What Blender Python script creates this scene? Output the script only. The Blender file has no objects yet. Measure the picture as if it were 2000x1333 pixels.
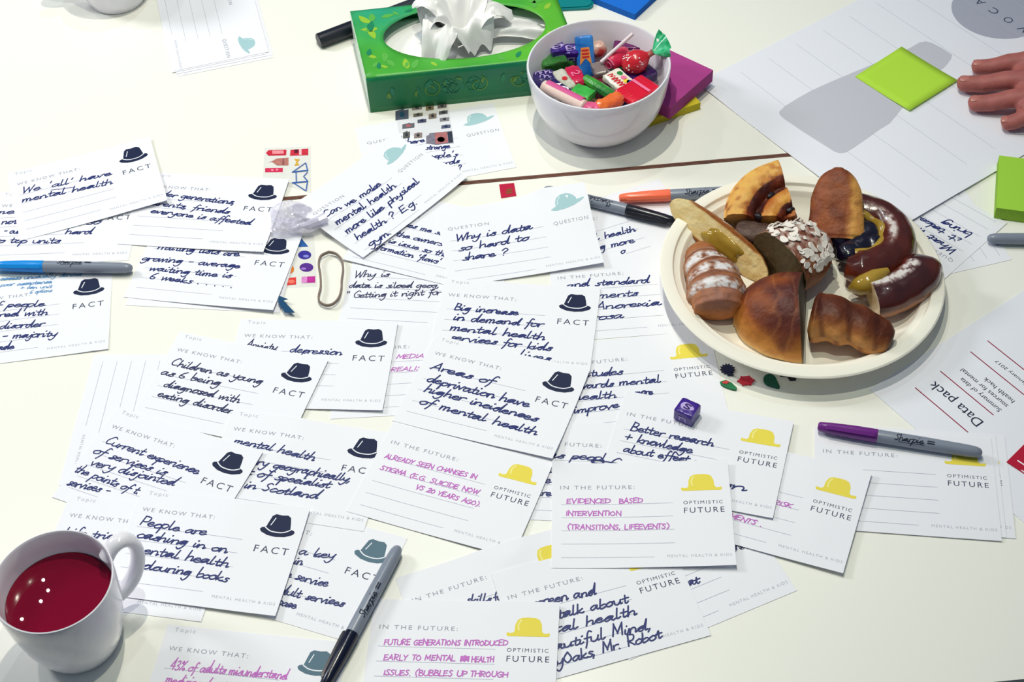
import bpy, math, random
import numpy as np
from mathutils import Vector, Matrix, noise as mnoise
random.seed(7)
C = bpy.context.scene.collection
TZ = 0.74                       # table top height, metres
# ------------------------------------------------------------------ camera
CF, CH, CP, CR = 3045.0, 1064.0, math.radians(48.48), math.radians(3.503)
def setup_camera():
    cd = bpy.data.cameras.new('camera'); co = bpy.data.objects.new('camera', cd); C.objects.link(co)
    cd.sensor_width = 36.0; cd.lens = CF / 2000.0 * 36.0; cd.clip_start = 0.05; cd.clip_end = 60
    f = Vector((0, math.cos(CP), -math.sin(CP))); u0 = Vector((0, math.sin(CP), math.cos(CP))); r0 = Vector((1, 0, 0))
    r = math.cos(CR) * r0 - math.sin(CR) * u0; u = math.sin(CR) * r0 + math.cos(CR) * u0
    m = Matrix((r, u, -f)).transposed().to_4x4(); m.translation = Vector((0, -1.0, TZ + CH / 1000))
    co.matrix_world = m; bpy.context.scene.camera = co
setup_camera()
# ------------------------------------------------------------------ light
sc = bpy.context.scene
sc.view_settings.view_transform = 'Standard'; sc.view_settings.look = 'None'
sc.view_settings.gamma = 1; sc.view_settings.use_curve_mapping = False
sc.view_settings.exposure = -0.58
w = bpy.data.worlds.new('world'); sc.world = w; w.use_nodes = True
w.node_tree.nodes['Background'].inputs[0].default_value = (0.55, 0.75, 1.0, 1)
w.node_tree.nodes['Background'].inputs[1].default_value = 0.30
def lamp(name, kind, loc, target, energy, col, size):
    d = bpy.data.lights.new(name, kind); o = bpy.data.objects.new(name, d); C.objects.link(o)
    o.location = loc; d.energy = energy; d.color = col
    if kind == 'AREA': d.shape = 'DISK'; d.size = size
    else: d.shadow_soft_size = size
    if kind == 'SPOT': d.spot_size = math.radians(96); d.spot_blend = 1.0
    o.rotation_euler = (Vector(target) - Vector(loc)).to_track_quat('-Z', 'Y').to_euler()
    return o
lamp('ceiling_spot_warm', 'SPOT', (0.06, -0.25, TZ + 1.75), (-0.32, 0.0, TZ), 42, (.96, 1, .80), .016)
lamp('ceiling_spot_mid', 'SPOT', (-0.06, 0.28, TZ + 1.75), (-0.35, 0.1, TZ), 78, (1, .94, .80), .016)
lamp('ceiling_spot_far', 'SPOT', (-0.09, 0.76, TZ + 1.75), (-0.25, 0.2, TZ), 20, (.84, .97, 1), .016)
lamp('window_side', 'AREA', (-1.7, 0.75, TZ + 1.25), (-0.35, 0.15, TZ), 26, (.96, .98, 1), .5)
for x, y in ((-.991, .754), (-.980, .779), (-1.040, .776), (-1.041, .768), (-1.015, .807), (-.994, .805), (-1.049, .717), (-1.023, .714)):
    lamp('ceiling_cluster_bulb', 'SPOT', (x, y, TZ + 1.75), (x * .4, y * .3, TZ), 2.2, (1, .96, .9), .0025)
for x, y in ((0.35, 1.15), (0.6, 0.9)):
    lamp('ceiling_downlight', 'SPOT', (x, y, TZ + 1.75), (x * .4, y * .3, TZ), 3, (1, .96, .9), .004)
# ------------------------------------------------------------------ helpers
def at(px, py, z=0.0):
    """photo pixel -> point (x, y) in mm on the horizontal plane z mm above the table"""
    x = px - 1000.0; y = 666.5 - py
    cr, sr = math.cos(CR), math.sin(CR)
    x, y = cr * x + sr * y, -sr * x + cr * y
    c, s = math.cos(CP), math.sin(CP)
    dx, dy, dz = x, y * s + CF * c, y * c - CF * s
    t = (CH - z) / -dz
    return dx * t, dy * t
def wv(X, Y, z=0.0): return Vector((X / 1000, (Y - 1000) / 1000, TZ + z / 1000))
def lin(c):
    out = []
    for v in c[:3]:
        v /= 255.0
        out.append(v / 12.92 if v <= .04045 else ((v + .055) / 1.055) ** 2.4)
    return (*out, 1.0)
MATS = {}
def mat(name, col, rough=.5, spec=.5, metal=0, noise=0, nscale=60, bump=0, bscale=200, trans=0, alpha=1, coat=0, sss=0, attr=False, col2=None, ior=1.45):
    if name in MATS: return MATS[name]
    m = bpy.data.materials.new(name); m.use_nodes = True; nt = m.node_tree; b = nt.nodes['Principled BSDF']
    b.inputs['Base Color'].default_value = lin(col); b.inputs['Roughness'].default_value = rough
    b.inputs['Specular IOR Level'].default_value = spec; b.inputs['Metallic'].default_value = metal
    b.inputs['Transmission Weight'].default_value = trans; b.inputs['Alpha'].default_value = alpha
    b.inputs['Coat Weight'].default_value = coat; b.inputs['IOR'].default_value = ior
    if sss: b.inputs['Subsurface Weight'].default_value = sss; b.inputs['Subsurface Radius'].default_value = (.006, .002, .001)
    tc = nt.nodes.new('ShaderNodeTexCoord')
    src = None
    if attr:
        a = nt.nodes.new('ShaderNodeAttribute'); a.attribute_name = 'col'; src = a.outputs['Color']
    if noise or col2:
        n = nt.nodes.new('ShaderNodeTexNoise'); n.inputs['Scale'].default_value = nscale; n.inputs['Detail'].default_value = 5
        nt.links.new(tc.outputs['Object'], n.inputs['Vector'])
        if col2:
            r = nt.nodes.new('ShaderNodeValToRGB'); r.color_ramp.elements[0].position = .38; r.color_ramp.elements[1].position = .62
            r.color_ramp.elements[0].color = lin(col); r.color_ramp.elements[1].color = lin(col2)
            nt.links.new(n.outputs['Fac'], r.inputs['Fac']); src = r.outputs['Color']
        else:
            mx = nt.nodes.new('ShaderNodeMix'); mx.data_type = 'RGBA'; mx.blend_type = 'OVERLAY'; mx.inputs['Factor'].default_value = noise
            if src: nt.links.new(src, mx.inputs['A'])
            else: mx.inputs['A'].default_value = lin(col)
            nt.links.new(n.outputs['Fac'], mx.inputs['B']); src = mx.outputs['Result']
    if src: nt.links.new(src, b.inputs['Base Color'])
    if bump:
        n2 = nt.nodes.new('ShaderNodeTexNoise'); n2.inputs['Scale'].default_value = bscale; n2.inputs['Detail'].default_value = 4
        nt.links.new(tc.outputs['Object'], n2.inputs['Vector'])
        bp = nt.nodes.new('ShaderNodeBump'); bp.inputs['Strength'].default_value = bump; bp.inputs['Distance'].default_value = .002
        nt.links.new(n2.outputs['Fac'], bp.inputs['Height']); nt.links.new(bp.outputs['Normal'], b.inputs['Normal'])
    MATS[name] = m; return m
class MB:
    """collects vertices and faces (metres) and links them as ONE mesh object"""
    def __init__(s): s.v = []; s.f = []; s.mi = []; s.c = None
    def add(s, vs, fs, m=0):
        o = len(s.v); s.v += [tuple(p) for p in vs]; s.f += [tuple(i + o for i in f) for f in fs]; s.mi += [m] * len(fs)
    def xf(s, M, start=0):
        for i in range(start, len(s.v)): s.v[i] = tuple(M @ Vector(s.v[i]))
    def box(s, x0, x1, y0, y1, z0, z1, m=0):
        s.add([(x0, y0, z0), (x1, y0, z0), (x1, y1, z0), (x0, y1, z0), (x0, y0, z1), (x1, y0, z1), (x1, y1, z1), (x0, y1, z1)],
              [(3, 2, 1, 0), (4, 5, 6, 7), (0, 1, 5, 4), (1, 2, 6, 5), (2, 3, 7, 6), (3, 0, 4, 7)], m)
    def rings(s, rs, close=True, cap0=True, cap1=True, m=0):
        n = len(rs[0]); vs = [p for r in rs for p in r]; fs = []
        for i in range(len(rs) - 1):
            for j in range(n if close else n - 1):
                k = (j + 1) % n; fs.append((i * n + j, i * n + k, (i + 1) * n + k, (i + 1) * n + j))
        if cap0: fs.append(tuple(range(n - 1, -1, -1)))
        if cap1: fs.append(tuple((len(rs) - 1) * n + j for j in range(n)))
        s.add(vs, fs, m)
    def lathe(s, prof, n=64, m=0):
        rs = [[(r * math.cos(2 * math.pi * j / n), r * math.sin(2 * math.pi * j / n), z) for j in range(n)] for r, z in prof]
        s.rings(rs, True, prof[0][0] > 1e-6, prof[-1][0] > 1e-6, m)
    def tube(s, pts, rad, n=12, m=0, flat=1.0, caps=True, up=(0, 0, 1)):
        pts = [Vector(p) for p in pts]; rs = []
        if not hasattr(rad, '__len__'): rad = [rad] * len(pts)
        for i, p in enumerate(pts):
            t = (pts[min(i + 1, len(pts) - 1)] - pts[max(i - 1, 0)]).normalized()
            a = t.cross(Vector(up))
            if a.length < 1e-4: a = t.cross(Vector((1, 0.1, 0)))
            a.normalize(); b = a.cross(t)
            rs.append([p + rad[i] * (math.cos(2 * math.pi * j / n) * a + flat * math.sin(2 * math.pi * j / n) * b) for j in range(n)])
        s.rings(rs, True, caps, caps, m)
    def sheet(s, nu, nv, fn, m=0):
        vs = [fn(i / nu, j / nv) for j in range(nv + 1) for i in range(nu + 1)]
        fs = [(j * (nu + 1) + i, j * (nu + 1) + i + 1, (j + 1) * (nu + 1) + i + 1, (j + 1) * (nu + 1) + i) for j in range(nv) for i in range(nu)]
        s.add(vs, fs, m)
    def poly(s, pts, z=0, m=0): s.add([(x, y, z) for x, y in pts], [tuple(range(len(pts)))], m)
    def prism(s, pts, z0, z1, m=0):
        n = len(pts); s.add([(x, y, z0) for x, y in pts] + [(x, y, z1) for x, y in pts],
              [tuple(range(n - 1, -1, -1)), tuple(range(n, 2 * n))] + [(i, (i + 1) % n, n + (i + 1) % n, n + i) for i in range(n)], m)
    def build(s, name, m, parent=None, smooth=35, cols=None):
        me = bpy.data.meshes.new(name); me.from_pydata(s.v, [], s.f)
        ms = m if isinstance(m, (list, tuple)) else [m]
        for k in ms: me.materials.append(k)
        if len(ms) > 1: me.polygons.foreach_set('material_index', s.mi)
        if smooth:
            me.polygons.foreach_set('use_smooth', [True] * len(me.polygons)); me.set_sharp_from_angle(angle=math.radians(smooth))
        if cols is not None:
            a = me.color_attributes.new('col', 'FLOAT_COLOR', 'POINT')
            a.data.foreach_set('color', [q for c in cols for q in lin(c)])
        me.validate(); me.update()
        o = bpy.data.objects.new(name, me); C.objects.link(o)
        if parent: o.parent = parent
        return o
def tag(o, label, cat, group=None, kind=None):
    o['label'] = label; o['category'] = cat
    if group: o['group'] = group
    if kind: o['kind'] = kind
    return o
def empty(name, loc, rz=0, label=None, cat=None, group=None):
    o = bpy.data.objects.new(name, None); C.objects.link(o); o.empty_display_size = .02
    o.location = loc; o.rotation_euler = (0, 0, rz)
    if label: tag(o, label, cat, group)
    return o
def copy_tree(o, parent=None):
    c = o.copy(); C.objects.link(c); c.parent = parent
    for ch in list(o.children): copy_tree(ch, c)
    return c
# ------------------------------------------------------------------ height map of what lies on the table (mm)
HX0, HY0, HS = -720.0, 430.0, 2.5
HN, HM = 620, 520
HM_ = np.zeros((HM, HN))
def hcells(X, Y): return np.clip(((X - HX0) / HS).astype(int), 1, HN - 2), np.clip(((Y - HY0) / HS).astype(int), 1, HM - 2)
def hmax(pts):
    X = np.array([p[0] for p in pts], float); Y = np.array([p[1] for p in pts], float); i, j = hcells(X, Y)
    return float(max(HM_[j + b, i + a].max() for a in (-1, 0, 1) for b in (-1, 0, 1)))
def hdisc(X, Y, r, z):
    gx = HX0 + (np.arange(HN) + .5) * HS; gy = HY0 + (np.arange(HM) + .5) * HS
    m = (gx[None, :] - X) ** 2 + (gy[:, None] - Y) ** 2 <= r * r
    HM_[m] = np.maximum(HM_[m], z)
def hline(a, b, r, z):
    for t in np.linspace(0, 1, 40): hdisc(a[0] + (b[0] - a[0]) * t, a[1] + (b[1] - a[1]) * t, r, z)
# ------------------------------------------------------------------ handwriting: single-stroke letters, x-height 10, capitals 20
GL = {
'a': (12, '8,9 4,10 0,5 2,0 6,3 9,10 8,3 10,0 13,3'), 'b': (10, '1,20 1,1 5,0 9,4 7,9 2,7'), 'c': (9, '8,8 4,10 0,5 3,0 9,3'),
'd': (12, '8,9 4,10 0,5 2,0 6,2 10,20 10,20 9,3 10,0 12,2'), 'e': (10, '1,5 7,6 6,10 2,9 0,4 4,0 10,3'),
'f': (8, '9,18 6,20 4,14 4,0 2,-8 2,-8|0,9 9,10'), 'g': (11, '8,9 4,10 0,5 3,1 8,5 9,10 9,10 8,-4 4,-9 0,-6'),
'h': (11, '1,20 1,0 1,0 2,7 6,10 8,7 8,0 11,2'), 'i': (6, '1,10 1,1 3,0 5,3|2,15 3,16'), 'j': (6, '4,10 4,-5 1,-9 -2,-6|5,15 5,16'),
'k': (10, '1,20 1,0|8,10 1,4 1,4 8,0 10,2'), 'l': (6, '1,20 1,3 3,0 6,3'),
'm': (15, '0,10 1,0 1,0 2,8 5,10 6,6 6,0 6,0 7,8 10,10 11,6 11,0 14,3'), 'n': (11, '0,10 1,0 1,0 2,8 6,10 8,6 8,0 11,3'),
'o': (10, '5,10 0,6 2,0 7,1 9,6 5,10 5,10 10,9'), 'p': (10, '1,10 0,-9 0,-9 1,7 6,10 9,6 5,0 1,2'), 'q': (11, '8,9 4,10 0,5 3,1 8,5 9,10 9,10 9,-9'),
'r': (8, '0,10 1,0 1,0 2,8 7,10 8,9'), 's': (8, '8,9 4,10 3,7 7,4 5,0 0,1'), 't': (8, '3,16 3,2 5,0 8,3|-1,10 8,11'),
'u': (12, '0,10 1,2 5,0 8,4 9,10 9,10 9,1 12,2'), 'v': (10, '0,10 4,0 4,0 8,10 10,9'), 'w': (13, '0,10 2,0 2,0 6,9 6,9 8,0 8,0 12,10 13,9'),
'x': (10, '0,10 8,0|8,10 0,0'), 'y': (10, '0,10 2,3 6,3 9,10 9,10 7,-4 3,-9 -1,-6'), 'z': (9, '0,10 8,10 8,10 0,0 0,0 9,0'),
'A': (13, '0,0 6,20 6,20 11,0|2,7 9,8'), 'B': (12, '1,0 1,20 1,20 8,18 7,12 2,11 2,11 10,8 9,1 1,0'), 'C': (12, '11,17 6,20 0,11 3,1 11,3'),
'D': (13, '1,0 1,20 1,20 11,15 10,4 1,0'), 'E': (11, '9,20 1,19 1,19 1,0 1,0 10,1|1,10 8,11'), 'F': (10, '1,0 1,20 1,20 10,20|1,11 8,11'),
'G': (13, '11,17 6,20 0,11 4,0 11,3 11,9 11,9 6,9'), 'H': (13, '1,20 1,0|11,20 11,0|1,10 11,11'), 'I': (5, '2,20 2,0'), 'J': (9, '7,20 7,3 3,0 0,4'),
'K': (12, '1,20 1,0|10,20 1,9 1,9 11,0'), 'L': (10, '1,20 1,0 1,0 9,0'), 'M': (15, '1,0 2,20 2,20 7,6 7,6 12,20 12,20 13,0'),
'N': (13, '1,0 1,20 1,20 11,0 11,0 11,20'), 'O': (13, '6,20 0,11 5,0 11,8 6,20'), 'P': (11, '1,0 1,20 1,20 9,18 8,10 1,9'),
'R': (12, '1,0 1,20 1,20 9,18 8,11 1,10 1,10 10,0'), 'S': (11, '9,18 5,20 2,15 8,7 5,0 0,3'), 'T': (11, '0,20 11,20|5,20 5,0'),
'U': (13, '1,20 1,5 6,0 11,6 11,20'), 'V': (12, '0,20 5,0 5,0 11,20'), 'W': (16, '0,20 4,0 4,0 8,15 8,15 11,0 11,0 15,20'), 'Y': (11, '0,20 5,10 5,10 10,20|5,10 4,0'),
'0': (11, '5,20 0,10 5,0 9,10 5,20'), '2': (11, '1,16 6,20 8,14 0,0 0,0 10,1'), '3': (11, '1,18 6,20 7,14 3,11 9,7 5,0 0,3'), '4': (11, '7,0 7,20 7,20 0,7 0,7 10,7'),
'6': (11, '8,19 2,12 1,3 6,0 8,6 2,8'), '%': (13, '11,20 1,0|3,19 1,16 4,14 5,18 3,19|9,6 7,3 10,0 11,4 9,6'), '?': (10, '0,15 4,20 8,15 3,9 3,6|3,1 3,0'),
'.': (5, '1,1 2,0'), ',': (5, '2,2 0,-4'), "'": (5, '2,20 1,15'), '"': (8, '1,20 1,15|4,20 4,15'), '-': (10, '1,8 8,9'), '+': (13, '1,9 12,10|6,15 6,3'),
'(': (8, '7,24 1,12 5,-4'), ')': (8, '0,24 6,12 1,-4'), '/': (8, '8,20 0,-3'), '_': (10, '0,-3 10,-3'), ' ': (9, ''),
}
def gstr(s): return [[tuple(map(float, p.split(','))) for p in st.split()] for st in s.split('|') if st]
def crom(p, k=4):
    if len(p) < 3: return list(p)
    q = [p[0]] + list(p) + [p[-1]]; out = []
    for i in range(1, len(q) - 2):
        a, b, c, d = q[i - 1], q[i], q[i + 1], q[i + 2]
        if b == c: continue
        for t in range(k):
            t /= k; t2 = t * t; t3 = t2 * t
            out.append(tuple(.5 * (2 * b[n] + (c[n] - a[n]) * t + (2 * a[n] - 5 * b[n] + 4 * c[n] - d[n]) * t2 + (3 * b[n] - a[n] - 3 * c[n] + d[n]) * t3) for n in (0, 1)))
    out.append(tuple(p[-1])); return out
def script(text, slant=.22, join=True, rnd=random):
    """strokes of a written line in letter units and its length"""
    x = 0; lines = []; cur = None; tall = 1.3 if join else 1.0
    for ch in text:
        adv, st = GL[ch]; st = gstr(st); dy = rnd.uniform(-.9, .9); sy = rnd.uniform(.9, 1.1)
        for k, s in enumerate(st):
            pts = [(x + px + rnd.uniform(-.35, .35) + slant * py, (10 + (py - 10) * tall if py > 10 else py * tall if py < 0 else py) * sy + dy) for px, py in s]
            if k == 0 and join and ch.islower() and cur and math.dist(cur[-1], pts[0]) < 13 and cur[-1][1] > -3:
                cur += pts
            else:
                lines.append(pts)
                if k == 0: cur = pts
        if not ch.islower(): cur = None
        x += adv * rnd.uniform(.93, 1.07)
    return lines, max(x, 1)
def ribbon(mb, pts, w, S, step=3.0):
    """flat ink stroke of width w (mm) on the surface S(u, v)"""
    q = [pts[0]]
    for p in pts[1:]:
        d = math.dist(q[-1], p)
        if d < .05: continue
        n = max(1, int(d / step)); a = q[-1]
        for i in range(1, n + 1): q.append((a[0] + (p[0] - a[0]) * i / n, a[1] + (p[1] - a[1]) * i / n))
    if len(q) == 1: q.append((q[0][0] + w * .5, q[0][1]))
    vs = []; h = w / 2; N = len(q)
    for i in range(N):
        a = q[max(i - 1, 0)]; b = q[min(i + 1, N - 1)]; dx, dy = b[0] - a[0], b[1] - a[1]; L = math.hypot(dx, dy) or 1; dx /= L; dy /= L
        e = q[i]
        if i in (0, N - 1):
            sg = -1 if i == 0 else 1
            ext = [(e[0] + sg * dx * h * .8, e[1] + sg * dy * h * .8, .45), (e[0], e[1], 1)]
            if i: ext = ext[::-1]
        else: ext = [(e[0], e[1], 1)]
        for ex, ey, k in ext: vs += [S(ex - dy * h * k, ey + dx * h * k), S(ex + dy * h * k, ey - dx * h * k)]
    k0 = len(mb.v)                                   # each bit of ink lies a hair above the bit written before it
    vs = [(x, y, z + ((k0 + k) // 2 % 500) * 1.6e-7) for k, (x, y, z) in enumerate(vs)]
    mb.add(vs, [(2 * i, 2 * i + 1, 2 * i + 3, 2 * i + 2) for i in range(len(vs) // 2 - 1)])
def write(mb, text, a, b, S, xh=3.8, w=1.1, slant=.22, join=True, caps=False):
    """written line from a to b (surface mm); xh = height of a small letter (of a capital when caps)"""
    ls, L = script(text, slant, join); D = math.dist(a, b); sx = D / L; sy = xh / (20 if caps else 11.4)
    cx, cy = (b[0] - a[0]) / D, (b[1] - a[1]) / D
    for l in ls:
        p = [(a[0] + cx * x * sx - cy * y * sy, a[1] + cy * x * sx + cx * y * sy) for x, y in crom(l)]
        ribbon(mb, p, w, S)
TXT = {}
def text2d(body, sp=1.2):
    k = (body, sp)
    if k not in TXT:
        cu = bpy.data.curves.new('t', 'FONT'); cu.body = body; cu.space_character = sp; cu.resolution_u = 3; cu.fill_mode = 'FRONT'
        o = bpy.data.objects.new('t', cu); C.objects.link(o)
        me = bpy.data.meshes.new_from_object(o.evaluated_get(bpy.context.evaluated_depsgraph_get()))
        vs = [(v.co.x, v.co.y) for v in me.vertices]; fs = [tuple(p.vertices) for p in me.polygons]
        bpy.data.objects.remove(o); bpy.data.curves.remove(cu); bpy.data.meshes.remove(me)
        x0 = min(v[0] for v in vs); x1 = max(v[0] for v in vs)
        TXT[k] = ([(x - x0, y) for x, y in vs], fs, x1 - x0)
    return TXT[k]
def printed(mb, body, u, v, width, cap, S, sp=1.25, m=0):
    vs, fs, L = text2d(body, sp); sx = width / L; sy = cap / .70
    mb.add([S(u + x * sx, v + y * sy) for x, y in vs], fs, m)
from mathutils.geometry import tessellate_polygon
# ------------------------------------------------------------------ the setting and the tables
m_floor = mat('carpet', (40, 42, 48), .95, .2, noise=.5, nscale=30)
m_lam = mat('white_laminate', (244, 243, 234), .28, .4)
m_edge = mat('brown_edge_band', (112, 74, 62), .55, .3, noise=.4, nscale=90)
m_steel = mat('grey_steel', (120, 122, 126), .35, .5, metal=.8)
fb = MB(); fb.box(-4, 4, -4, 4, -.05, 0); fo = fb.build('floor', m_floor); fo['kind'] = 'structure'
m_wall = mat('painted_wall', (226, 226, 224), .8, .2)
for nm, q in dict(wall_left=(-4.1, -4, -4, 4), wall_right=(4, 4.1, -4, 4), wall_back=(-4, 4, 4, 4.1), wall_front=(-4, 4, -4.1, -4)).items():
    wb = MB(); wb.box(*q, 0, 2.8); wb.build(nm, m_wall)['kind'] = 'structure'
SA = at(560, 388); SB = at(1560, 301)                      # the joint between the two tables
sang = math.atan2(SB[1] - SA[1], SB[0] - SA[0]); smid = ((SA[0] + SB[0]) / 2, (SA[1] + SB[1]) / 2)
def table(label, side):
    t = empty('table', wv(*smid) - Vector((0, 0, TZ)), sang, label, 'table', 'white tables pushed together')  # top, edge band, four legs
    L, e = .95, .0022
    y0, y1 = (e, .80) if side > 0 else (-.6015, -e)
    b = MB(); b.box(-L, L, y0 + (.0005 if side > 0 else 0), y1 - (0 if side > 0 else .0005), TZ - .025, TZ); b.build('tabletop', m_lam, t)
    b = MB(); ys = -1 if side > 0 else 1; yy = y0 if side > 0 else y1
    b.box(-L, L, min(yy, yy + ys * .002), max(yy, yy + ys * .002), TZ - .0245, TZ + .0002); b.build('edge_band', m_edge, t)
    for sx in (-1, 1):
        for yl in (y0 + .06 * (1 if side > 0 else 1), y1 - .06):
            b = MB(); b.box(sx * (L - .07) - .02, sx * (L - .07) + .02, yl - .02, yl + .02, 0, TZ - .025); b.build('leg', m_steel, t)
table('white table on the far side of the brown joint, under the green tissue box', 1)
table('white table on the near side of the brown joint, under the spread of cards', -1)
# ------------------------------------------------------------------ sheets of paper and cards
m_card = mat('white_card', (240, 240, 247), .55, .35, bump=.03, bscale=900)
m_paper = mat('white_paper', (236, 237, 246), .6, .3)
m_line = mat('printed_line', (176, 180, 200), .7, .2)
m_head = mat('printed_grey', (158, 162, 176), .7, .2)
m_dark = mat('printed_dark', (74, 82, 104), .7, .2)
m_foot = mat('printed_pale_grey', (186, 189, 202), .7, .2)
m_navy = mat('hat_navy', (20, 32, 66), .6, .3)
m_slate = mat('hat_slate', (88, 116, 132), .6, .3)
m_yel = mat('hat_yellow', (236, 218, 82), .6, .3)
m_yel2 = mat('hat_yellow_light', (246, 234, 140), .6, .3)
m_teal = mat('hat_teal', (166, 202, 208), .6, .3)
m_teal2 = mat('hat_teal_light', (206, 228, 232), .6, .3)
m_whi = mat('print_white', (236, 238, 246), .6, .3)
INK = {'navy': mat('ink_navy', (28, 42, 108), .5, .4), 'thin': mat('ink_blue_black', (40, 48, 92), .5, .4), 'purple': mat('ink_purple', (194, 106, 196), .5, .4),
       'cyan': mat('ink_light_blue', (92, 146, 196), .5, .4)}
FEAT = {
 'fact': dict(T=(-67, 47), H=(-67, 30.5), HE=(-3, 29.5), HL=(37.5, 27), HR=(67.5, 27), F0=(38.5, 5), F1=(67, 5), G0=(17.5, -41.5), G1=(70.5, -42)),
 'future': dict(H=(-67, 25.5), HE=(-5.3, 25.2), HM=(-38, 25.5), HL=(33.4, 23.7), HR=(67.6, 24), O0=(34.8, 8), O1=(67.1, 8), F0=(35, -.4), F1=(68.1, -.4), G0=(19.2, -43), G1=(71, -43.3),
                L1=(26, 10), L2=(26, -3.1), L3=(26, -16.2), L4=(26, -29.4), S2=(-66, -3.1), S3=(-66, -16.2), S4=(-66, -29.4), S5=(-66, -42.6), Q5=(-10, -42.6)),
 'question': dict(H=(-66, 23.3), HE=(-25.5, 23.5), HL=(36.5, 25.6), HR=(69.9, 29), Q0=(35.9, 6.5), Q1=(69.7, 7.3), G0=(19.9, -45), G1=(72, -45)),
 'plain': {}}
LINES = {'fact': [14.2, .9, -12.4, -25.6, -38.6], 'future': [10, -3.1, -16.2, -29.4, -42.6], 'question': [8, -5.6, -19.2, -32.8, -46.2]}
CORN = lambda W, H: dict(TL=(-W / 2, H / 2), TR=(W / 2, H / 2), BR=(W / 2, -H / 2), BL=(-W / 2, -H / 2))
def fit(L, P):
    L = np.array(L, float); P = np.array(P, float); a = L.mean(0); b = P.mean(0); l = L - a; p = P - b
    th = math.atan2((l[:, 0] * p[:, 1] - l[:, 1] * p[:, 0]).sum(), (l * p).sum()); c, s = math.cos(th), math.sin(th)
    R = np.array([[c, -s], [s, c]]); t = b - R @ a
    return th, t, R, float(np.abs(L @ R.T + t - P).max())
class Sheet:
    """a thin sheet laid over whatever is already on the table"""
    def __init__(s, name, m, W, H, feats, kind='plain', lift=(0, 0, 0, 0), z=1.0, thick=.3, iters=70, step=5.0, bow=None, extra=None):
        F = dict(CORN(W, H)); F.update(FEAT[kind]); F.update(extra or {})
        L = [F[k] for k in feats]; P = [at(*feats[k], z) if len(feats[k]) == 2 else feats[k][:2] for k in feats]
        s.th, s.t, s.R, err = fit(L, P); s.W, s.H = W, H; s.zpl = z
        if err > 4: print('FIT', name, kind, round(err, 1), {k: tuple(np.round(np.array(F[k]) @ s.R.T + s.t - np.array(P[n]), 1)) for n, k in enumerate(feats)})
        nu, nv = max(4, round(W / step)), max(4, round(H / step)); s.nu, s.nv = nu, nv
        U, V = np.meshgrid(np.linspace(-W / 2, W / 2, nu + 1), np.linspace(-H / 2, H / 2, nv + 1))
        X = s.R[0, 0] * U + s.R[0, 1] * V + s.t[0]; Y = s.R[1, 0] * U + s.R[1, 1] * V + s.t[1]
        i, j = hcells(X, Y); obs = np.max([HM_[j + b, i + a] for a in (-1, 0, 1) for b in (-1, 0, 1)], axis=0) + thick + .12
        Z = obs.copy()
        for k in range(iters):
            q = np.pad(Z, 1, mode='edge'); Z = np.maximum(obs, (q[:-2, 1:-1] + q[2:, 1:-1] + q[1:-1, :-2] + q[1:-1, 2:]) / 4 - .002)
        u = U / W + .5; v = V / H + .5
        tl, tr, br, bl = lift; e = 1.8
        Z = Z + tl * ((1 - u) * v) ** e + tr * (u * v) ** e + br * (u * (1 - v)) ** e + bl * ((1 - u) * (1 - v)) ** e
        if bow is not None: Z = Z + bow(u, v)
        s.z0 = float(Z.min()) - thick; s.Z = Z - s.z0
        # put it on the height map
        r = math.hypot(W, H) / 2 + 4; (i0, i1), (j0, j1) = hcells(np.array([s.t[0] - r, s.t[0] + r]), np.array([s.t[1] - r, s.t[1] + r]))
        gx = HX0 + (np.arange(i0, i1) + .5) * HS; gy = HY0 + (np.arange(j0, j1) + .5) * HS; GX, GY = np.meshgrid(gx, gy)
        dx, dy = GX - s.t[0], GY - s.t[1]; uu = s.R[0, 0] * dx + s.R[1, 0] * dy; vv = s.R[0, 1] * dx + s.R[1, 1] * dy
        ins = (np.abs(uu) <= W / 2 + 1) & (np.abs(vv) <= H / 2 + 1)
        a = np.clip((uu / W + .5) * nu, 0, nu - 1e-6); b = np.clip((vv / H + .5) * nv, 0, nv - 1e-6); ai, bi = a.astype(int), b.astype(int); fa, fb_ = a - ai, b - bi
        zz = s.Z[bi, ai] * (1 - fa) * (1 - fb_) + s.Z[bi, ai + 1] * fa * (1 - fb_) + s.Z[bi + 1, ai] * (1 - fa) * fb_ + s.Z[bi + 1, ai + 1] * fa * fb_ + s.z0
        sub = HM_[j0:j1, i0:i1]; sub[ins] = np.maximum(sub[ins], zz[ins])
        # mesh
        n = (nu + 1) * (nv + 1); top = [(U[q, p] / 1000, V[q, p] / 1000, s.Z[q, p] / 1000) for q in range(nv + 1) for p in range(nu + 1)]
        b = MB(); vs = top + [(x, y, zc - thick / 1000) for x, y, zc in top]; fs = []
        ix = lambda p, q: q * (nu + 1) + p
        for q in range(nv):
            for p in range(nu):
                f = (ix(p, q), ix(p + 1, q), ix(p + 1, q + 1), ix(p, q + 1)); fs += [f, tuple(n + k for k in reversed(f))]
        rim = [ix(p, 0) for p in range(nu + 1)] + [ix(nu, q) for q in range(1, nv + 1)] + [ix(p, nv) for p in range(nu - 1, -1, -1)] + [ix(0, q) for q in range(nv - 1, 0, -1)]
        for k in range(len(rim)): a_, b_ = rim[k], rim[(k + 1) % len(rim)]; fs.append((a_, n + a_, n + b_, b_))
        b.add(vs, fs); s.o = b.build(name, m, smooth=50)
        s.o.location = wv(s.t[0], s.t[1], s.z0); s.o.rotation_euler = (0, 0, s.th)
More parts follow.
